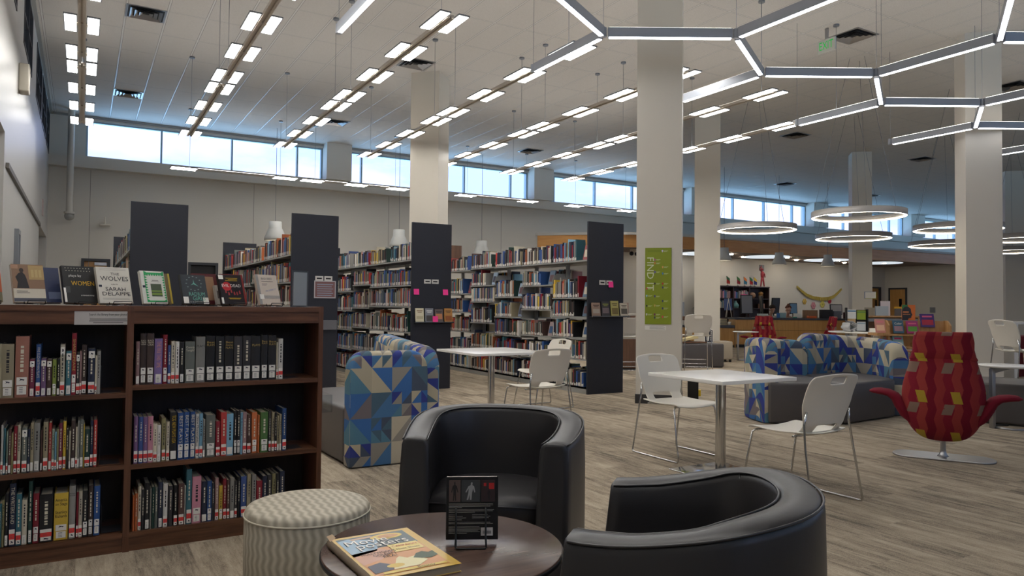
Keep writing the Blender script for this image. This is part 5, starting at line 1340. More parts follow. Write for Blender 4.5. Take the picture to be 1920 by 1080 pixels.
side_table(13.75, 12.3, .70, .30, 'white side table top in front of the far red chair', -.5)

# ================================================================== RED SWIVEL CHAIRS (back is local +y)
def red_chair(loc, rz, label):
    t = thing('red_swivel_chair', label, 'chair', loc, rz, 'red patterned swivel chairs')
    lev = [(.14, .03, .02, .02), (.148, .12, .06, .02), (.17, .185, .11, .025), (.21, .235, .155, .035), (.27, .28, .2, .045), (.35, .315, .23, .055), (.43, .33, .235, .07), (.52, .335, .225, .085), (.6, .33, .2, .10), (.7, .31, .165, .12), (.8, .285, .13, .14), (.88, .27, .11, .155), (.96, .26, .095, .17), (1.03, .255, .088, .18), (1.055, .25, .08, .184)]
    n = 22; V = []; UV = []; F = []; FU = []
    lev = [(z, a*(.93-.12*max(0, z-.6)/.45), d, yb) for z, a, d, yb in lev]
    for i, (z, a, d, yb) in enumerate(lev):
        for k in range(n+1):
            th = PI*k/n; x = -a*math.cos(th); e_ = math.sin(th)**.75
            y = yb + d*e_ - d*.35
            V.append((x, y, z)); UV.append((x*1.15+.5, z))
    for i in range(len(lev)-1):
        for k in range(n):
            ids = (i*(n+1)+k, i*(n+1)+k+1, (i+1)*(n+1)+k+1, (i+1)*(n+1)+k); F.append(ids); FU.append([UV[j] for j in ids])
    o = obj('shell', MB().add(V, F, 0, FU, None, True), REDF, t); modp(o, 'SOLIDIFY', thickness=.05, offset=1); modp(o, 'SUBSURF', levels=1, render_levels=2)
    hv = []; hf = []; hu = []
    for i, z in enumerate((.83, .84, .86, .92, .98, 1.03, 1.058, 1.068)):
        j = min(range(len(lev)), key=lambda q: abs(lev[q][0]-z)); _, a, d, yb = lev[j]
        f = (z-.83)/.24; a = lev[j][1]; d = .12-.035*f; yb = .147+.04*f
        g_ = .006 if .84 < z < 1.06 else -.002
        for k in range(n+1):
            th = PI*k/n; hv.append((-(a+g_)*math.cos(th), yb+(d+g_)*math.sin(th)**.75-d*.35+g_, z)); hu.append((-(a)*math.cos(th)*1.15+.5, z+.03))
    for i in range(7):
        for k in range(n):
            ids = (i*(n+1)+k, i*(n+1)+k+1, (i+1)*(n+1)+k+1, (i+1)*(n+1)+k); hf.append(ids); hu_ = [hu[j] for j in ids]; 
            FU2 = hu_; hf[-1] = ids
            if i == 0 and k == 0: allu = []
            allu.append(FU2)
    o = obj('headrest_cover', MB().add(hv, hf, 0, allu, None, True), REDF, t); modp(o, 'SOLIDIFY', thickness=.075, offset=1)
    cush = MB(); rings_ = [(.02, .36), (.18, .37), (.25, .40), (.262, .44), (.25, .465), (.18, .478), (.02, .482)]
    V = []; F = []; U2 = []
    for r_, z in rings_:
        for k in range(28): a = 2*PI*k/28; V.append((r_*math.cos(a)*1.05, -.06+r_*math.sin(a)*1.08, z))
    for i in range(6):
        for k in range(28): ids = (i*28+k, i*28+(k+1) % 28, (i+1)*28+(k+1) % 28, (i+1)*28+k); F.append(ids); U2.append([(V[j][0]+.5, V[j][1]+.5) for j in ids])
    obj('seat_cushion', cush.add(V, F, 0, U2, None, True), REDF, t)
    for s_ in (-1, 1):
        path = [((.22, .04, .27), .012, .03), ((.275, .03, .36), .05, .09), ((.32, .02, .44), .052, .10), ((.36, 0, .495), .042, .11), ((.41, -.02, .521), .032, .12), ((.47, -.03, .53), .028, .12), ((.53, -.035, .53), .022, .09), ((.56, -.035, .527), .008, .04)]
        V = []; F = []; UV_ = []; n2 = 14
        for i, (p, a, b) in enumerate(path):
            d = Vector(path[min(i+1, 7)][0])-Vector(path[max(i-1, 0)][0]); d.normalize(); nrm = Vector((-d.z, 0, d.x)).normalized()
            for k in range(n2):
                th = 2*PI*k/n2; q = Vector(p)+nrm*a*math.cos(th)+Vector((0, 1, 0))*b*math.sin(th); V.append((q.x*s_, q.y, q.z)); UV_.append((.02+.2*b*math.sin(th), .02+i*.004))
        U3 = []
        for i in range(7):
            for k in range(n2): ids = (i*n2+k, i*n2+(k+1) % n2, (i+1)*n2+(k+1) % n2, (i+1)*n2+k); F.append(ids); U3.append([UV_[j] for j in ids])
        F.append(tuple(7*n2+k for k in range(n2))); U3.append([UV_[7*n2+k] for k in range(n2)])
        obj('armrest', MB().add(V, F, 0, U3, None, True), REDF, t)
    obj('stem', MB().lathe([(.04, .012), (.045, .014), (.028, .03), (.0215, .06), (.0205, .16), (.03, .2)], n=24), STEEL, t)
    bp = [(.25*math.copysign(1, math.cos(a))+.13*math.cos(a), .13*math.sin(a)*1.25) for a in [2*PI*k/48+.001 for k in range(48)]]
    ob = obj('base_plate', MB().prism(bp, 0, .014), STEEL, t); modp(ob, 'BEVEL', width=.004, segments=2, limit_method='ANGLE')
    return t
red_chair((6.30, 3.50, 0), 2.10, 'red wave patterned swivel chair with winged arms, back turned, right foreground')
red_chair((14.9, 12.75, 0), -.95, 'red wave patterned swivel chair facing the camera beyond the left arm of the long sofa')
red_chair((16.2, 11.9, 0), -.2-PI/2-.4, 'red wave patterned swivel chair seen side-on behind the long sofa')
# ================================================================== SIGNS AND THINGS ON THE MAIN COLUMN
s2 = 2**-.5
e1 = Vector((s2, -s2, 0)); nf = Vector((-s2, -s2, 0))
A0 = Vector((6.235, 7.405, 0))
t = thing('find_it_sign', 'tall green sign reading FIND IT on the main column', 'sign', A0+e1*.115+nf*.004+Vector((0, 0, 1.03)), -PI/4)
GRN = mat('sign_lime', (132, 146, 24), .45); GRD = mat('sign_dark_lime', (110, 126, 22), .5)
obj('panel', MB().b2(0, .335, -.004, 0, 0, .99), GRN, t)
lettering('FIND IT', .125, frame((.063, -.0055, .655), (0, 0, -1), (1, 0, 0)), mat('sign_pale_lettering', (214, 218, 180), .5), t, fit=.43)
lettering('LOOK FOR', .02, frame((.11, -.0055, .955), (1, 0, 0), (0, 0, 1)), GRD, t, fit=.17) if False else obj('printed_line', MB().b2(.03, .2, -.0055, -.004, .945, .955), GRD, t)
marks = [(.22, .952, (200, 190, 210)), (.125, .84, (170, 90, 130)), (.125, .795, (206, 120, 60)), (.225, .745, (214, 160, 90)), (.125, .68, (110, 90, 170)), (.225, .66, (70, 120, 170)), (.125, .53, (60, 50, 50)), (.225, .53, (190, 60, 50)), (.225, .48, (70, 70, 120)), (.022, .465, (200, 60, 80)), (.022, .37, (150, 190, 200)), (.125, .365, (80, 70, 140)), (.225, .305, (60, 70, 100)), (.022, .24, (60, 60, 60)), (.125, .245, (200, 170, 90)), (.225, .21, (60, 60, 110)), (.022, .13, (200, 200, 190)), (.125, .13, (120, 50, 90)), (.125, .09, (60, 70, 90)), (.225, .10, (206, 80, 80))]
for x, z, c_ in marks:
    o = MB().add([(x+.011*math.cos(a*PI/5), -.0055, z+.011*math.sin(a*PI/5)) for a in range(10)], [tuple(range(10))])
    o.add([(x-.008, -.0055, z-.008), (x, -.0055, z-.024), (x+.008, -.0055, z-.008)], [(0, 1, 2)])
    obj('map_marker', o, mat('mk_%d_%d_%d' % c_, c_, .5), t)
    obj('printed_line', MB().b2(x+.016, x+.07, -.0055, -.004, z-.004, z+.002).b2(x+.016, x+.055, -.0055, -.004, z-.014, z-.009), mat('pale_print2', (190, 196, 140), .6), t)
t = thing('catalogue_notice', 'small white paper strip under the green column sign', 'notice', A0+e1*.115+nf*.003+Vector((0, 0, .955)), -PI/4)
obj('paper', MB().b2(0, .27, -.001, 0, 0, .055), PAPER, t)
for k in range(4): obj('printed_line', MB().b2(.06, .26-.02*(k % 2), -.002, -.001, .012+.011*k, .015+.011*k), mat('grey_print', (110, 106, 104), .7), t)
t = thing('floor_bin', 'small black bin with a yellow tag beside the main column', 'bin', (7.07, 7.22, 0), -PI/4)
obj('body', MB().box((0, 0, .17), (.14, .26, .34), bev=.01), BLACK, t)
obj('tag', MB().b2(.07, .10, -.1, .0, .08, .16), mat('safety_yellow', (226, 190, 30), .5), t)
def billboard(px_dir): return math.atan2(px_dir[1], px_dir[0])
YC = -math.radians(YAW)      # rotation that turns local -y towards the camera side
t = thing('wall_card', 'white card with blue and green edges on the thin column by the desk', 'sign', (20.62, 13.61, 1.6), -PI/4)
obj('card', MB().b2(-.15, .15, -.01, -.004, 0, .19), PAPER, t); obj('border', MB().b2(-.165, -.15, -.011, -.003, -.01, .2).b2(-.165, .165, -.011, -.003, .19, .2), mat('border_blue', (70, 110, 160), .6), t); obj('border', MB().b2(.15, .165, -.011, -.003, -.01, .19).b2(-.15, .165, -.011, -.003, -.012, 0), mat('border_green', (170, 180, 60), .6), t)

# things on the taupe seat block
t = thing('open_book', 'thick cream book lying on a brown board on the taupe seat block', 'book', (11.02, 11.42, .545), -.35)
obj('page_block', MB().add([(-.16, -.1, 0), (.2, -.1, .07), (.2, .12, .07), (-.16, .12, 0), (-.17, -.1, .04), (.19, -.1, .13), (.19, .12, .13), (-.17, .12, .04)], [(0, 3, 2, 1), (4, 5, 6, 7), (0, 1, 5, 4), (1, 2, 6, 5), (2, 3, 7, 6), (3, 0, 4, 7)]), mat('cream_pages', (206, 190, 142), .8), t)
obj('cover', MB().add([(-.175, -.105, -.002), (.205, -.105, .068), (.205, .125, .068), (-.175, .125, -.002)], [(0, 1, 2, 3)]), mat('ochre_cover', (150, 120, 66), .6), t)
tag(obj('brown_board', MB().box((11.1, 11.42, .528), (.62, .32, .025), rz=-.3), BROWNW), 'brown board lying under the cream book on the taupe seat block', 'board')
t = thing('picture_frame', 'small framed black and white print on the taupe seat block', 'picture frame', (11.47, 11.26, .515), -.5)
obj('frame', MB().b2(-.095, .095, -.01, 0, 0, .28), PAPER, t); obj('print', MB().b2(-.08, .08, -.012, -.01, .015, .265), mat('print_navy', (34, 38, 52), .5), t)
obj('print_figure', MB().add([(-.05, -.0135, .05), (.0, -.0135, .04), (.01, -.0135, .14), (.0, -.0135, .23), (-.02, -.0135, .2), (-.04, -.0135, .235), (-.055, -.0135, .15)], [tuple(range(7))]), PAPER, t)
for k in range(5): obj('print_mark', MB().b2(.03, .065, -.0135, -.012, .05+.042*k, .075+.042*k), PAPER, t)
t = thing('beige_ottoman', 'small beige ottoman beside the far red chair', 'ottoman', (12.95, 12.35, 0), -.5)
obj('cushion', MB().box((0, 0, .27), (.46, .46, .42), bev=.03), mat('beige_vinyl', (170, 158, 140), .6), t)
for x in (-.18, .18):
    for y in (-.18, .18): obj('foot', MB().cyl((x, y, 0), .03, .07, 12), BLACK, t)
# shelf with files, between the columns
t = thing('low_brown_shelf', 'low brown shelf unit behind the tall stool right of the main column', 'shelf unit', (11.62, 12.42, 0), -.53)
for z in (.3, .62, 1.0): obj('shelf', MB().b2(-.3, .3, -.15, .15, z-.03, z), BROWNW, t)
for x in (-.3, .27): obj('side_panel', MB().b2(x, x+.03, -.15, .15, 0, 1.0), BROWNW, t)
obj('cap', MB().b2(-.33, .33, -.17, .17, 1.0, 1.06), BROWNW, t)
for k in range(4): lbk = ('first', 'second', 'third', 'fourth')[k]; o = obj('magazine_file', MB().box((11.44+.055*k, 12.42-.03*k, 1.06+.13), (.045, .2, .26), rz=-.53), mat('file_grey', (196, 192, 190), .6)); tag(o, '%s grey magazine file from the left on the low brown shelf' % lbk, 'file', 'magazine files'); obj('stripe', MB().box((11.44+.055*k, 12.42-.03*k, 1.06+.235), (.047, .202, .03), rz=-.53), RED, o)
tag(obj('grey_box_file', MB().box((11.69, 12.32, 1.06+.16), (.09, .22, .32), rz=-.53), GREYM), 'tall dark grey box file at the end of the magazine files', 'file')
# display table between the navy panel and the main column
t = thing('brown_cabinet', 'brown cabinet behind the tall stool left of the main column', 'cabinet', (9.15, 11.35, 0), -.4)
obj('body', MB().b2(-.5, .5, 0, .4, .05, .62), BROWNW, t); obj('top', MB().b2(-.55, .55, -.03, .43, 1.02, 1.08), BROWNW, t); obj('side_panel', MB().b2(-.5, -.46, 0, .4, .62, 1.02), BROWNW, t); obj('side_panel', MB().b2(.46, .5, 0, .4, .62, 1.02), BROWNW, t); obj('plinth', MB().b2(-.48, .48, .02, .38, 0, .05), BLACK, t)
for k, (dx, c_, lb) in enumerate(((-.25, (186, 140, 150), 'pink and white'), (-.1, (70, 84, 96), 'slate blue'), (.03, (210, 206, 200), 'white'), (.14, (110, 70, 60), 'brown'))):
    b_ = thing('display_book', '%s book leaning on the brown cabinet between navy panel and main column' % lb, 'book', (9.1+dx, 11.38-dx*.4, 1.08), -.6, 'books on the brown cabinet')
    obj('cover', MB().box((0, 0, .13), (.16, .03, .26), M=Matrix.Rotation(-.2, 4, 'X')), mat('cb_%d_%d_%d' % c_, c_, .5), b_); obj('cover_art', MB().box((0, -.016, .13), (.11, .001, .12), M=Matrix.Rotation(-.2, 4, 'X')), mat('cbart%d' % k, (160-k*20, 120+k*10, 110+k*20), .5), b_)

# ================================================================== SERVICE DESK
dA, dB = Vector((18.1, 16.62, 0)), Vector((21.62, 14.56, 0)); dd = (dB-dA).normalized(); ln = (dB-dA).length; ang = math.atan2(dd.y, dd.x)
CT = mat('dark_counter', (62, 64, 70), .35)
t = thing('service_desk', 'long maple fronted service desk with dark counter below the canopy', 'desk', dA, ang)
obj('front_panel', MB().b2(0, ln, 0, .03, .565, .90), MAPLE, t); obj('front_panel', MB().b2(0, ln, 0, .03, .10, .555), MAPLE, t); obj('plinth', MB().b2(0, ln, .05, .08, 0, .1), BLACK, t)
obj('counter', MB().b2(-.02, ln+.02, -.04, .75, .90, .96), CT, t); obj('side_panel', MB().b2(0, .03, .03, .7, 0, .9).b2(ln-.03, ln, .03, .7, 0, .9), MAPLE, t)
obj('seam', MB().b2(0, ln, .004, .02, .555, .565), BLACK, t)
for k in range(1, 4): obj('joint', MB().b2(ln*k/4-.002, ln*k/4+.002, -.001, .004, .1, .9), BLACK, t)
t = thing('low_desk_wing', 'lower dark topped wing of the service desk with a potted plant', 'desk', dA-dd*1.75, ang)
obj('front_panel', MB().b2(0, 1.72, 0, .03, .08, .63), MAPLE, t); obj('counter', MB().b2(-.02, 1.72, -.05, .7, .63, .71), CT, t); obj('plinth', MB().b2(0, 1.72, .05, .08, 0, .08), BLACK, t); obj('side_panel', MB().b2(0, .03, .03, .68, 0, .63), MAPLE, t)
def dp(s_, b, z): p = dA+dd*s_+Vector((-dd.y, dd.x, 0))*b; return (p.x, p.y, z)
# plant
t = thing('potted_plant', 'leafy potted plant in a teal pot on the low desk wing', 'plant', dp(-1.05, .3, .71))
obj('pot', MB().lathe([(.0, 0), (.11, 0), (.15, .24), (.15, .30), (.13, .30), (.12, .26), (0, .26)], n=24), mat('teal_glaze', (44, 132, 112), .25), t)
lv = MB(); rr = random.Random(9)
for k in range(90):
    a = rr.uniform(0, 2*PI); r_ = rr.uniform(.05, .42); z = .33+.16*math.cos(r_*4)+rr.uniform(-.12, .12)-(.5*max(0, r_-.25)); c = Vector((r_*math.cos(a)*1.25, r_*math.sin(a)*.6, z)); l_ = rr.uniform(.05, .09)
    d = Vector((math.cos(a), math.sin(a), rr.uniform(-.6, .4))).normalized()*l_; sd_ = d.cross(Vector((0, 0, 1))).normalized()*l_*.45
    lv.add([c-d, c+sd_, c+d, c-sd_], [(0, 1, 2, 3)])
    if k < 20: lv.tube([(0, 0, .28), (c.x*.5, c.y*.5, .28+(c.z-.28)*.8+.05), tuple(c)], .004, 4)
obj('leaves', lv, mat('leaf_green', (42, 74, 46), .6), t)
# stacked books, cup, boxes on the desk
for k in range(5):
    o = obj('stacked_book', MB().box((0, 0, .02), (.34-.01*k, .24, .04), rz=.1*(k % 3)), mat('stack_cream_%d' % (k % 2), ((196, 184, 156), (170, 166, 150))[k % 2], .7)); o.location = dp(-.35, .35, .71+.041*k); tag(o, 'cream book lying %s in the stack beside the potted plant' % ('at the bottom', 'second from bottom', 'in the middle', 'second from top', 'on top')[k], 'book', 'stacked books by the plant')
o = tag(obj('white_mug', MB().lathe([(0, 0), (.05, 0), (.055, .11), (.048, .11), (.043, .01), (0, .01)], n=20), WHITE), 'white mug at the end of the low desk wing', 'mug'); o.location = dp(-.12, .2, .71)
def deskbox(nm, s_, b, sz, c_, lb, cat, z=.96):
    o = obj(nm, MB().box((0, 0, sz[2]/2), sz, bev=.006), mat('db_%d_%d_%d' % c_, c_, .6)); o.location = dp(s_, b, z); o.rotation_euler = (0, 0, ang); tag(o, lb, cat); return o
deskbox('paper_stack', .95, .2, (.3, .2, .13), (190, 200, 196), 'stack of pale papers on the desk left of the curly haired person', 'papers')
deskbox('tissue_box', 2.1, .25, (.22, .14, .15), (216, 214, 208), 'white tissue box on the desk right of the bespectacled person', 'box')
deskbox('cardboard_box', 2.55, .35, (.42, .2, .26), (136, 104, 76), 'brown cardboard box on the service desk', 'box')
deskbox('orange_tray', 2.5, .1, (.26, .16, .07), (206, 96, 44), 'orange tray on the service desk in front of the cardboard box', 'tray')
deskbox('desk_organizer', 3.05, .3, (.36, .2, .28), (34, 34, 40), 'black desk organiser on the right half of the service desk', 'organiser')
deskbox('grey_box', 3.4, .3, (.24, .16, .24), (110, 112, 122), 'grey box beside the black desk organiser', 'box')
deskbox('maroon_box', 3.75, .3, (.22, .14, .2), (84, 40, 44), 'maroon box at the right end of the service desk', 'box')
deskbox('blue_folder', 1.42, .1, (.1, .04, .16), (60, 110, 170), 'blue bottle shaped folder in front of the curly haired person', 'folder')
deskbox('pale_book_stand', 1.58, .12, (.2, .03, .17), (126, 158, 166), 'pale blue open booklet held up by the curly haired person', 'book')
deskbox('green_dish', 1.95, .08, (.12, .08, .04), (60, 150, 130), 'small green dish on the desk before the bespectacled person', 'dish')
def monitor(s_, b, w_, h_, yaw, label, screen, z=.96, tilt=.08):
    t = thing('computer_monitor', label, 'monitor', dp(s_, b, z), ang+yaw, 'computer monitors behind the desk')
    obj('frame', MB().box((0, 0, .12+h_/2), (w_, .035, h_), bev=.008, M=Matrix.Rotation(-tilt, 4, 'X')), BLACK, t)
    obj('screen', MB().box((0, -.019, .12+h_/2), (w_-.05, .002, h_-.05), M=Matrix.Rotation(-tilt, 4, 'X')), screen, t)
    obj('stand', MB().cyl((0, .04, 0), .02, .2, 12).cyl((0, .04, 0), .11, .012, 20), BLACK, t)
MS = mat('grey_screen', (120, 120, 124), .3)
monitor(.55, .5, .42, .62, .15, 'tall grey screened monitor at the left end of the desk', MS)
monitor(1.05, .5, .42, .60, 1.45, 'tall monitor seen edge-on beside the curly haired person', MS)
monitor(1.95, 1.9, .33, .56, .3, 'upright dark monitor behind the bespectacled person', mat('slate_screen', (86, 92, 104), .3), .96, -.12)
monitor(2.62, 1.9, .30, .38, .25, 'small monitor with blue screen behind the cardboard box', mat('blue_screen', (110, 160, 196), .3))
monitor(3.5, .55, .42, .34, .1, 'black framed monitor showing a pale picture at the right of the desk', mat('pale_screen', (186, 178, 170), .3), .96)
tag(obj('back_worktop', MB().box((*dp(2.7, 1.95, .0)[:2], .94), (2.9, .5, .04), rz=ang).box((*dp(2.7, 1.95, 0)[:2], .46), (2.8, .4, .92), rz=ang), BROWNW), 'brown work counter behind the service desk', 'counter')

# dark bookcase on the back wall with small items
t = thing('dark_bookcase', 'tall dark bookcase of three bays against the wall behind the desk', 'bookcase', (21.2, 21.5, 0))
DW = mat('espresso_wood', (54, 38, 36), .45)
for x in (0, 1.77, 2.72, 3.9): obj('upright', MB().b2(x, x+.04, -.3, .0, 0, 2.17), DW, t)
obj('back_panel', MB().b2(0, 3.94, -.02, 0, 0, 2.17), DW, t); obj('top_board', MB().b2(0, 3.94, -.32, 0, 2.13, 2.18), DW, t)
for x0_, x1_ in ((.04, 1.77), (1.81, 2.72), (2.76, 3.9)):
    for z in (.12, .5, .88, 1.27, 1.68): obj('shelf', MB().b2(x0_, x1_, -.3, -.02, z-.03, z), DW, t)
rr = random.Random(21)
gi = 'books in the dark bookcase'
for z, xa, xb in ((1.68, 1.83, 2.66), (1.68, .06, 1.6), (1.27, .06, 1.5)):
    x = xa; i = 0
    while x < xb:
        w_ = rr.choice([.04, .05, .06]); h_ = rr.uniform(.24, .34); i += 1; colr = rr.choice(['grey', 'pink', 'cream', 'charcoal', 'blue', 'mauve', 'teal'])
        c_ = COLS[colr]
        if x > 1 : 
            o = obj('shelf_book', MB().b2(0, w_-.004, -.2, 0, 0, h_), mat('sbk_'+colr, c_, .6)); o.location = (21.2+x, 21.42, z); tag(o, '%s book, %s from the left, on a high shelf of the dark bookcase' % (colr, ordn(i)), 'book', gi)
        x += w_+rr.choice([0, 0, .01])
tag(obj('pink_sheet', MB().b2(23.42, 23.72, 21.16, 21.20, 1.68, 1.84), PINK), 'bright pink sheet hanging on the books of the dark bookcase', 'paper')
def knick(nm, mb_, m_, loc, lb, cat): o = obj(nm, mb_, m_); o.location = loc; tag(o, lb, cat); return o
knick('teal_vase', MB().lathe([(0, 0), (.12, 0), (.15, .12), (.09, .2), (.05, .26), (.06, .3), (0, .3)], n=20), mat('vase_teal', (92, 140, 140), .3), (23.2, 21.3, 1.27), 'teal vase on the middle bay of the dark bookcase', 'vase')
knick('white_card', MB().box((0, 0, .17), (.3, .02, .34), M=Matrix.Rotation(-.12, 4, 'X')), PAPER, (23.7, 21.25, 1.27), 'white framed card beside the teal vase', 'card')
knick('pot_figure', MB().lathe([(0, 0), (.08, 0), (.1, .1), (.07, .17), (.1, .2), (.1, .25), (0, .3)], n=20), mat('ochre_blue_pot', (150, 110, 60), .5), (24.72, 21.3, 1.68), 'small ochre pot with lid on the right bay top shelf', 'pot')
knick('round_gourd', MB().ball((0, 0, .13), (.17, .12, .13)), mat('gourd_tan', (150, 116, 92), .6), (24.2, 21.3, 1.68), 'tan rounded gourd on the right bay top shelf', 'ornament')
knick('heart_bag', MB().prism([(-.14, -.05), (.16, -.05), (.16, .05), (-.14, .05)], 0, .2).box((0, 0, .26), (.12, .08, .14)), mat('bag_tan', (160, 120, 100), .7), (24.75, 21.3, 1.27), 'tan gift bag with a heart on the right bay middle shelf', 'bag')
knick('blue_picture', MB().box((0, 0, .24), (.32, .03, .44), M=Matrix.Rotation(-.15, 4, 'X')), mat('picture_blue', (76, 98, 150), .4), (21.0, 17.6, 1.0), 'blue tower picture on a small easel behind the desk', 'picture') if False else None
t = thing('easel_picture', 'blue picture on a thin white easel in front of the dark bookcase', 'picture', dp(-.05, .55, .96), ang)
obj('picture', MB().box((0, 0, .42), (.26, .02, .38), M=Matrix.Rotation(-.12, 4, 'X')), mat('picture_blue', (76, 98, 150), .4), t)
obj('easel', MB().tube([(-.1, -.02, 0), (0, 0, .62)], .012, 6).tube([(.1, -.02, 0), (0, 0, .62)], .012, 6).tube([(0, .2, 0), (0, 0, .62)], .012, 6), WHITE, t)
knick('books_heap', MB().box((0, 0, .09), (.3, .2, .18)), mat('heap_cream', (180, 170, 140), .7), (22.6, 21.25, .5), 'cream box low in the dark bookcase', 'box')
# small flags and a red figurine on top
FL = [(22.75, ((40, 90, 60), (200, 60, 50)), 'green and red'), (23.35, ((60, 110, 60), (150, 40, 50)), 'green and dark red'), (23.75, ((220, 120, 50), (50, 120, 150)), 'orange and blue'), (24.1, ((40, 100, 70), (190, 50, 50)), 'small green and red'), (24.35, ((214, 180, 60), (50, 60, 130)), 'yellow and blue')]
for k, (x, cs, lb) in enumerate(FL):
    t = thing('desk_flag', '%s little flag on top of the dark bookcase' % (lb if k else 'leftmost, green and red'), 'flag', (x, 21.3, 2.18), 0, 'little flags on the bookcase')
    obj('pole', MB().tube([(0, 0, 0), (-.06, 0, .4)], .006, 6).cyl((0, 0, 0), .05, .015, 12), BLACK, t)
    for j, c_ in enumerate(cs):
        o = obj('flag_cloth', MB().add([(-.06+.0, -.01, .4-.13*j), (.10, -.02-.02*j, .3-.12*j), (.13, .0, .17-.1*j), (-.02-.02*j, .01, .22-.12*j)], [(0, 1, 2, 3)]), mat('fl_%d_%d_%d' % c_, c_, .7), t); modp(o, 'SOLIDIFY', thickness=.006)
t = thing('red_figurine', 'red and white striding figurine on top of the dark bookcase', 'figurine', (24.82, 21.3, 2.18))
fg = MB()
fg.tube([(-.1, 0, 0), (-.06, 0, .22), (-.02, 0, .4)], [.025, .035, .045], 8).tube([(.12, 0, 0), (.08, 0, .2), (.03, 0, .4)], [.025, .035, .045], 8).tube([(0, 0, .38), (.0, 0, .55), (-.02, 0, .66)], [.06, .075, .05], 8).tube([(-.05, 0, .64), (-.14, 0, .76), (-.04, 0, .88)], [.03, .025, .02], 8).tube([(.03, 0, .64), (.14, 0, .54), (.17, 0, .4)], [.03, .025, .018], 8).ball((-.01, 0, .74), (.045, .045, .06))
obj('figure', fg, mat('figurine_red', (160, 50, 60), .5), t); obj('base', MB().cyl((0, 0, 0), .16, .012, 20), PAPER, t)
# garland and paper flowers
t = thing('paper_garland', 'gold paper garland hanging in a curve on the wall behind the desk', 'garland', (27.7, 21.85, 0))
gp = [(0, 2.28), (.3, 2.1), (.65, 1.92), (1.1, 1.80), (1.7, 1.745), (2.2, 1.77), (2.6, 1.88), (2.9, 2.06), (3.16, 2.24)]
gm = MB(); pts_ = []
for a, b in zip(gp, gp[1:]):
    for k in range(7): f = k/7; pts_.append((a[0]+(b[0]-a[0])*f, a[1]+(b[1]-a[1])*f))
for k, (x, z) in enumerate(pts_): w_ = .04+.04*math.sin(PI*k/len(pts_)); gm.box((x, -.03, z-.02), (.055, .03, w_*2), rz=.4*(-1)**k)
obj('links', gm, mat('gold_paper', (176, 156, 70), .6), t); obj('string', MB().tube([(x, -.02, z+.03) for x, z in gp], .008, 5), mat('gold_paper', (176, 156, 70), .6), t)
for x, z, c_, lb, r_ in ((28.25, 1.6, (190, 160, 80), 'left gold', .14), (29.5, 1.49, (190, 180, 90), 'lower yellow', .17), (30.02, 1.65, (170, 40, 60), 'red', .13), (28.86, 1.42, (190, 130, 140), 'pink', .17)):
    fm = MB()
    for k in range(6): a = k*PI/3; fm.ball((r_*.6*math.cos(a), 0, r_*.6*math.sin(a)), (r_*.42, .015, r_*.42), 10, 6)
    fm.ball((0, -.015, 0), (r_*.3, .02, r_*.3), 10, 6); o = obj('paper_flower', fm, mat('pf_%d_%d_%d' % c_, c_, .7)); o.location = (x, 21.85, z); tag(o, '%s paper flower on the wall under the garland' % lb, 'paper flower', 'paper flowers')
tag(obj('wall_box', MB().b2(25.3, 25.55, 21.83, 21.88, 2.9, 3.15), GREYM), 'small grey box on the wall above the dark bookcase', 'wall box')
t = thing('canopy_camera', 'small dark twin camera under the canopy left of the main column', 'camera', (17.2, 20.6, 3.2))
obj('mount', MB().cyl((0, 0, .05), .12, .12, 16), WHITE, t)
for s_ in (-.12, .12): obj('lens', MB().ball((s_, -.05, .0), .08, 12, 8), BLACK, t)

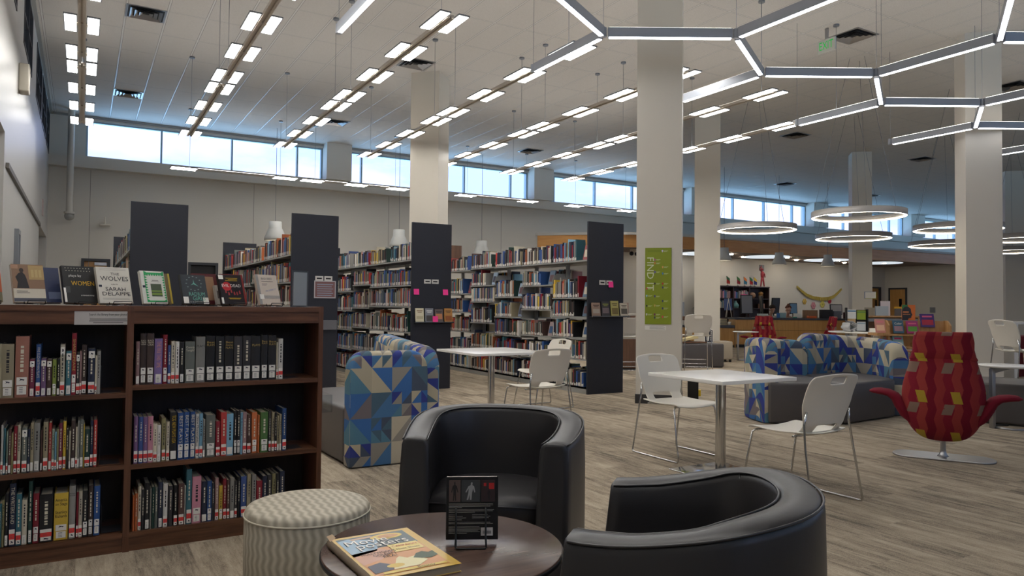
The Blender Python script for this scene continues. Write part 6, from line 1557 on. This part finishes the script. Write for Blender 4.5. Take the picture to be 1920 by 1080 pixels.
# ================================================================== PEOPLE behind the desk
SKIN = mat('skin', (196, 150, 128), .55)
def capsule(mb, a, b, ra, rb_, n=10):
    a = Vector(a); b = Vector(b); pts_ = []; rr_ = []
    d = (b-a)
    for k, f in enumerate((-.9, -.5, 0)): pts_.append(a+d.normalized()*ra*f); rr_.append(ra*math.sqrt(max(.03, 1-f*f)))
    pts_.append(a+d*.5); rr_.append((ra+rb_)/2)
    for f in (0, .5, .9): pts_.append(b+d.normalized()*rb_*f); rr_.append(rb_*math.sqrt(max(.03, 1-f*f)))
    mb.tube(pts_, rr_, n)
def person(loc, rz, label, hair_m, shirt_m, tilt, glasses=False, curly=True):
    """seated, facing local -y, forearms on the worktop, looking down"""
    t = thing('person', label, 'person', loc, rz)
    b = MB(); HM = Matrix.Translation((0, -.10, 1.13)) @ Matrix.Rotation(tilt, 4, 'X')
    def hp(x, y, z): return tuple(HM @ Vector((x, y, z)))
    # head built round (0,0,0)=neck top ; face towards -y
    for c, r in (((0, .0, .15), (.078, .095, .115)), ((0, -.02, .08), (.06, .075, .075)), ((0, -.045, .035), (.035, .035, .03))):
        m2 = MB().ball(c, r, 18, 12); b.add(m2.v, m2.f, 0, None, HM, True)
    for c, r in (((0, -.105, .105), (.014, .022, .022)), ((0, -.098, .13), (.010, .014, .03)), ((0, -.088, .055), (.024, .012, .008)), ((.08, .005, .11), (.012, .02, .03)), ((-.08, .005, .11), (.012, .02, .03))):
        m2 = MB().ball(c, r, 10, 8); b.add(m2.v, m2.f, 0, None, HM, True)
    capsule(b, (0, .0, 1.04), hp(0, .01, .05), .052, .05)
    for c, r in (((0, .03, .93), (.175, .10, .13)), ((0, .05, .75), (.15, .10, .18)), ((0, .06, .56), (.165, .12, .12))): m2 = MB().ball(c, r, 18, 12); b.add(m2.v, m2.f, smooth=True)
    for s_ in (-1, 1):
        sh = (s_*.19, .03, .98); el = (s_*.25, -.06, .74); wr = (s_*.10, -.27, .83)
        capsule(b, sh, el, .05, .04); capsule(b, el, wr, .038, .026)
        capsule(b, wr, (s_*.07, -.33, .835), .028, .03)
        for k in range(4): x_ = s_*(.05+.017*k); capsule(b, (x_+s_*.008, -.34, .835), (x_-s_*.012, -.39-.006*(1.5-abs(1.5-k)), .822), .0095, .008, 7)
        capsule(b, (s_*.052, -.32, .835), (s_*.028, -.35, .828), .011, .009, 7)
        capsule(b, (s_*.09, .03, .50), (s_*.11, -.38, .50), .082, .06); capsule(b, (s_*.11, -.38, .50), (s_*.11, -.36, .08), .055, .04); capsule(b, (s_*.11, -.36, .06), (s_*.11, -.50, .04), .04, .032)
    o = obj('body', b, SKIN, t); modp(o, 'REMESH', mode='VOXEL', voxel_size=.0075, use_smooth_shade=True)
    # clothes
    c_ = MB()
    for c, r in (((0, .03, .93), (.19, .118, .135)), ((0, .05, .75), (.165, .118, .19)), ((0, .06, .58), (.18, .135, .13))): m2 = MB().ball(c, r, 18, 12); c_.add(m2.v, m2.f, smooth=True)
    for s_ in (-1, 1): capsule(c_, (s_*.185, .03, .985), (s_*.25, -.06, .74), .066, .054); capsule(c_, (s_*.25, -.06, .74), (s_*.13, -.23, .82), .052, .042)
    o = obj('shirt', c_, shirt_m, t); modp(o, 'REMESH', mode='VOXEL', voxel_size=.012, use_smooth_shade=True)
    c_ = MB()
    for s_ in (-1, 1): capsule(c_, (s_*.09, .04, .50), (s_*.11, -.38, .50), .094, .072); capsule(c_, (s_*.11, -.38, .50), (s_*.11, -.36, .14), .066, .05)
    m2 = MB().ball((0, .06, .52), (.185, .14, .1), 16, 10); c_.add(m2.v, m2.f, smooth=True)
    o = obj('trousers', c_, mat('dark_trousers', (40, 42, 52), .8), t); modp(o, 'REMESH', mode='VOXEL', voxel_size=.014, use_smooth_shade=True)
    h = MB(); rr_ = random.Random(label)
    for k in range(80 if curly else 46):
        th = rr_.uniform(0, 2*PI); ph = rr_.uniform(0, 1.45 if curly else 1.35)
        d = Vector((math.sin(ph)*math.cos(th), math.sin(ph)*math.sin(th), math.cos(ph)))
        if d.y < -.45 and d.z < .55: continue
        p = Vector((d.x*.088, .012+d.y*.10, .158+d.z*.115)); r_ = rr_.uniform(.022, .036) if curly else .03
        m2 = MB().ball(tuple(p), r_, 8, 6); h.add(m2.v, m2.f, 0, None, HM, True)
    if not curly: m2 = MB().ball((0, .02, .30), .045, 10, 8); h.add(m2.v, m2.f, 0, None, HM, True)
    o = obj('hair', h, hair_m, t); modp(o, 'REMESH', mode='VOXEL', voxel_size=.009, use_smooth_shade=True)
    f = MB()
    for s_ in (-1, 1): m2 = MB().ball((s_*.03, -.088, .128), (.010, .008, .006), 8, 6); f.add(m2.v, m2.f, 0, None, HM, True); m2 = MB().ball((s_*.03, -.088, .148), (.018, .008, .004), 8, 6); f.add(m2.v, m2.f, 0, None, HM, True)
    obj('eyes_and_brows', f, mat('eye_dark', (40, 30, 28), .4), t)
    obj('mouth', MB().add(*(lambda q: (q.v, q.f))(MB().ball((0, -.099, .055), (.02, .006, .004), 8, 6)), 0, None, HM, True), mat('lip', (160, 90, 84), .5), t)
    if glasses:
        g_ = MB()
        for s_ in (-1, 1): g_.tube([hp(s_*.032+.024*math.cos(a*PI/6), -.112, .128+.02*math.sin(a*PI/6)) for a in range(12)], .0028, 5, closed=True); g_.tube([hp(s_*.055, -.108, .13), hp(s_*.082, .0, .13)], .0025, 5)
        g_.tube([hp(-.009, -.113, .13), hp(.009, -.113, .13)], .0025, 5); obj('glasses', g_, mat('glasses_dark', (70, 40, 40), .3), t)
    return t
p1_ = dp(1.44, .84, -.02); p2_ = dp(2.10, 1.08, -.04)
person(p1_, ang, 'person with dark curly hair seated behind the desk, looking down at papers', mat('hair_dark_brown', (48, 32, 26), .7), mat('shirt_pale', (176, 176, 170), .8), .45)
person(p2_, ang-.2, 'person with reddish hair and glasses seated behind the desk', mat('hair_auburn', (104, 58, 40), .7), mat('shirt_rust', (150, 120, 104), .8), .15, True, False)
for (p_, lb) in ((p1_, 'curly haired'), (p2_, 'bespectacled')):
    t = thing('office_chair', 'dark office chair under the %s person' % lb, 'chair', (p_[0], p_[1], 0), ang)
    obj('seat', MB().box((0, -.08, .40), (.4, .46, .05), bev=.02), BLACK, t); obj('backrest', MB().box((0, .24, .72), (.38, .05, .36), bev=.02), BLACK, t); obj('stem', MB().cyl((0, 0, .05), .03, .34, 12), BLACK, t); obj('base', MB().cyl((0, 0, .0), .25, .05, 20), BLACK, t)

# ================================================================== FAR TABLES AND RACKS
t = thing('large_round_table', 'large round white table with rolled paper behind the long sofa', 'table', (15.65, 10.25, 0))
obj('tabletop', MB().lathe([(0, .715), (.94, .715), (.96, .73), (.96, .738), (.955, .742), (0, .742)], n=72), WHITEL, t)
for a in range(4): obj('leg', MB().box((.55*math.cos(a*PI/2+.6), .55*math.sin(a*PI/2+.6), .357), (.05, .08, .715)), STEEL, t)
t = thing('rolled_paper', 'loose roll of grey printed paper on the large round table', 'paper roll', (15.0, 10.42, .742), -.4)
sp_ = MB(); V = []; F = []; nk = 60
for k in range(nk): a = k/nk*2*PI*2.3; r_ = .06+.055*k/nk+.012*math.sin(k*1.3); V += [(r_*math.cos(a), -.15, .12+r_*math.sin(a)), (r_*math.cos(a), .15, .12+r_*math.sin(a))]
F = [(2*k, 2*k+2, 2*k+3, 2*k+1) for k in range(nk-1)]
o = obj('sheet', sp_.add(V, F, smooth=True), mat('roll_grey', (188, 188, 190), .6), t); modp(o, 'SOLIDIFY', thickness=.004)
obj('sheet_tail', MB().b2(-.05, .28, -.14, .16, .001, .006), PAPER, t)
tag(obj('white_papers', MB().box((15.75, 9.8, .75), (.5, .3, .015), rz=.2), PAPER), 'spread white papers on the large round table beside the chair', 'papers')
tag(obj('white_box', MB().box((15.4, 9.95, .79), (.32, .24, .09), rz=-.4), PAPER), 'flat white box on the large round table above the chair back', 'box')
def brochure():
    t = thing('brochure_rack', 'black brochure rack with leaflets on the large round table', 'rack', (15.5, 10.62, .742), YC-.15)
    obj('frame', MB().b2(-.2, -.18, -.06, .06, 0, .55).b2(.26, .28, -.06, .06, 0, .52).b2(-.2, .28, .04, .06, 0, .5), BLACK, t)
    for k, (x, z, c_, c2_) in enumerate(((-.17, .30, (206, 208, 206), (60, 110, 150)), (-.17, .14, (196, 164, 120), (210, 200, 180)), (-.17, .0, (204, 206, 206), (60, 110, 150)), (.05, .28, (140, 160, 50), (90, 130, 70)), (.05, .02, (200, 202, 204), (140, 160, 176)))):
        o = obj('leaflet', MB().box((x+.09, .03-.035*(2-k if k < 3 else 1), z+.1), (.19, .012, .21), M=None), mat('lf_%d_%d_%d' % c_, c_, .6), t); obj('leaflet_band', MB().box((x+.09, .023-.035*(2-k if k < 3 else 1), z+.17), (.18, .002, .03)), mat('lb_%d_%d_%d' % c2_, c2_, .6), o)
    return t
brochure()
# oak shelf beyond the thin column
t = thing('oak_low_shelf', 'low oak shelf unit with leaflets, in front of the two alcove doors', 'shelf unit', (18.35, 12.4, 0), math.atan2(-.46, .78))
for z in (.25, .65, 1.09): obj('shelf', MB().b2(0, 1.5, -.2, .2, z-.04, z), OAK, t)
obj('side_panel', MB().b2(0, .04, -.2, .2, 0, 1.09), OAK, t); obj('side_panel', MB().b2(1.46, 1.5, -.2, .2, 0, 1.09), OAK, t); obj('grey_rail', MB().b2(.04, 1.46, -.19, -.17, .93, 1.02), GREYM, t); obj('back_panel', MB().b2(.04, 1.46, .17, .19, .1, 1.05), OAK, t)
oa = math.atan2(-.46, .78)
def on_oak(u, v, z): return (18.35+u*math.cos(oa)-v*math.sin(oa), 12.4+u*math.sin(oa)+v*math.cos(oa), z)
for u, z, sz, c_, lb in ((.12, 1.09, (.26, .04, .22), (150, 140, 124), 'beige framed card at the left on the oak low shelf'), (.45, 1.09, (.34, .06, .26), (170, 180, 190), 'white leaflet box with a picture on the oak low shelf'), (.55, 1.09, (.26, .02, .40), (206, 196, 200), 'tall white sign with red lettering on the oak low shelf'), (.95, 1.09, (.28, .05, .20), (90, 84, 84), 'grey magazine on the oak low shelf'), (.92, 1.27, (.2, .04, .07), (214, 160, 30), 'yellow topped leaflet on the oak low shelf'),
                        (.4, .65, (.24, .08, .14), (110, 90, 76), 'brown jar shaped box inside the oak low shelf'), (.68, .65, (.18, .08, .18), (80, 110, 150), 'blue box inside the oak low shelf'), (.95, .65, (.2, .08, .12), (150, 110, 70), 'orange brown box inside the oak low shelf')):
    o = obj('leaflet_box' if z > 1 else 'small_box', MB().box((0, 0, sz[2]/2), sz), mat('ok_%d_%d_%d' % c_, c_, .6)); o.location = on_oak(u+.1, -.05 if z < 1.2 else 0, z); o.rotation_euler = (0, 0, oa); tag(o, lb, 'leaflet' if z > 1 else 'box', 'leaflets and boxes on the oak low shelf')
# magazine display rack
ra = math.atan2(-.66, 1.11)
t = thing('magazine_rack', 'oak magazine rack with rounded end, books facing out, right of centre', 'rack', (13.30, 8.62, 0), ra)
obj('back_panel', MB().b2(.1, 1.32, .0, .03, .62, 1.04), OAK, t)
sp2 = [(-.16, .62), (.16, .62), (.16, .92), (.13, 1.0), (.06, 1.05), (-.05, 1.05), (-.16, .95)]
for x in (.12, 1.30): obj('side_panel', MB().add([(x, y, z) for y, z in sp2]+[(x+.03, y, z) for y, z in sp2], [tuple(range(7)), tuple(range(13, 6, -1))]+[(k, 7+k, 7+(k+1) % 7, (k+1) % 7) for k in range(7)]), OAK, t)
for z in (.16, .48, .78): obj('shelf', MB().b2(-.12, 1.3, -.22, .16, z-.025, z), OAK, t)
obj('lectern_top', MB().b2(-.12, .14, -.22, .16, .78, .805), OAK, t)
for x in (.0, 1.2):
    obj('post', MB().b2(x, x+.03, -.02, .02, .06, .78), WHITE, t)
for x in (.05, 1.15):
    for y in (-.14, .1): obj('caster', MB().cyl((x, y, .0), .03, .06, 12), BLACK, t)
def on_rack(u, v, z): return (13.30+u*math.cos(ra)-v*math.sin(ra), 8.62+u*math.sin(ra)+v*math.cos(ra), z)
RK = [(-.10, -.12, .805, .19, .27, (190, 130, 120), (220, 180, 150), 'pink and white striped magazine at the left end of the magazine rack', ''),
      (.24, -.12, .80, .2, .25, (54, 92, 118), (150, 120, 130), 'blue and grey book titled Color on the magazine rack', 'Color'),
      (.50, -.12, .80, .22, .24, (150, 50, 110), (90, 150, 60), 'magenta and green book on the magazine rack', 'SMALL'),
      (.82, -.02, .92, .27, .26, (74, 50, 110), (170, 50, 70), 'purple book with red title at the top of the magazine rack', 'RADIO'),
      (.05, -.12, .48, .17, .25, (150, 150, 140), (110, 100, 90), 'grey book on the middle shelf of the magazine rack', ''), (.24, -.12, .48, .2, .28, (140, 190, 210), (190, 216, 224), 'pale blue book with black strokes on the magazine rack', ''),
      (.02, -.12, .16, .16, .22, (120, 160, 180), (200, 200, 196), 'light blue book on the bottom shelf of the magazine rack', ''), (.22, -.12, .16, .22, .22, (120, 40, 80), (60, 40, 50), 'dark pink magazine on the bottom shelf of the magazine rack', '')]
for k, (u, v, z, w_, h_, c1_, c2_, lb, ti) in enumerate(RK):
    b_ = thing('display_magazine', lb, 'magazine', on_rack(u, v, z), ra, 'books and magazines on the magazine rack')
    M = Matrix.Rotation(-.22, 4, 'X')
    obj('cover', MB().box((w_/2, 0, h_/2), (w_, .02, h_), M=M), mat('rk1_%d' % k, c1_, .4), b_); obj('cover_art', MB().box((w_/2, -.0105, h_*.36), (w_*.8, .001, h_*.4), M=M), mat('rk2_%d' % k, c2_, .5), b_)
    if ti and ti != 'RADIO' and ti != 'SMALL': lettering(ti, .06, frame(M @ Vector((w_/2, -.012, h_*.75)), (1, 0, 0), M @ Vector((0, 0, 1))), PAPER, b_, fit=w_*.7, name='title')
    else: obj('title', MB().box((w_/2, -.0112, h_*.8), (w_*.7, .001, h_*.12), M=M), mat('rkt_%d' % k, (206, 120-k*10, 130), .5), b_)
t = thing('silhouette_poster', 'orange and green poster with a dark head silhouette above the magazine rack', 'poster', on_rack(.62, .06, 1.05), ra)
obj('board', MB().b2(-.13, .13, -.01, .0, 0, .30), mat('poster_orange', (206, 112, 54), .5), t)
obj('poster_art', MB().b2(-.13, -.02, -.012, -.01, .19, .30), mat('poster_green', (60, 120, 70), .5), t)
obj('silhouette', MB().add([(-.13, -.0125, 0), (-.02, -.0125, 0), (.0, -.0125, .04), (.05, -.0125, .05), (.055, -.0125, .09), (.075, -.0125, .1), (.05, -.0125, .15), (.04, -.0125, .22), (-.01, -.0125, .265), (-.08, -.0125, .26), (-.13, -.0125, .2)], [tuple(range(11))]), mat('silhouette_dark', (44, 44, 52), .5), t)
obj('printed_line', MB().b2(-.11, -.0, -.0145, -.0125, .145, .175).b2(-.11, .03, -.0145, -.0125, .11, .12), mat('poster_print', (190, 120, 80), .5), t)
t = thing('cloth_covered_table', 'table under a maroon cloth right of the right column', 'table', (15.5, 7.35, 0), ra)
cl = MB(); V = []; F = []; nk = 40
for k in range(nk+1):
    u = -.55+1.5*k/nk
    for z, o_ in ((.77, 0), (.74, -.01), (.4, -.03), (.01, -.05)): V.append((u, o_+(.035*math.sin(u*26)+.02*math.sin(u*61))*(1-z/.8)-.3, z))
for k in range(nk):
    for j in range(3): F.append((k*4+j, k*4+j+1, (k+1)*4+j+1, (k+1)*4+j))
MAR = mat('maroon_cloth', (104, 22, 32), .8)
obj('tablecloth', cl.add(V, F, smooth=True).b2(-.55, .95, -.3, .45, .755, .772), MAR, t)
for x in (-.45, .85):
    for y in (-.2, .35): obj('leg', MB().b2(x-.02, x+.02, y-.02, y+.02, 0, .755), STEEL, t)
t = thing('black_shell_chair', 'black chair with winged back beyond the maroon covered table', 'chair', (16.9, 7.9, 0), ra+1.4)
obj('seat', MB().box((0, 0, .70), (.44, .42, .05), bev=.02), BLACK, t); o = obj('backrest', MB().add([(-.2, .2, .72), (.2, .2, .72), (.26, .32, 1.0), (-.26, .32, 1.0)], [(0, 1, 2, 3)]), BLACK, t); modp(o, 'SOLIDIFY', thickness=.03)
for s_ in (-1, 1):
    for y in (-.18, .18): obj('leg', MB().tube([(s_*.15, y, .68), (s_*.2, y*1.2, 0)], .012, 6), BLACK, t)
t = thing('tall_white_table', 'tall white table cut off by the right picture edge', 'table', (13.9, 6.5, 0), ra)
obj('tabletop', MB().b2(0, 1.4, 0, .7, 1.02, 1.06), WHITEL, t)
for x in (0, 1.33): obj('leg', MB().b2(x, x+.07, 0, .7, 0, 1.02), WHITEL, t)
tag(obj('wall_switch_plate', MB().b2(34.32, 34.35, 19.4, 19.65, 1.15, 1.4), GREYM), 'small grey plate on the wall right of the alcove doors', 'switch')
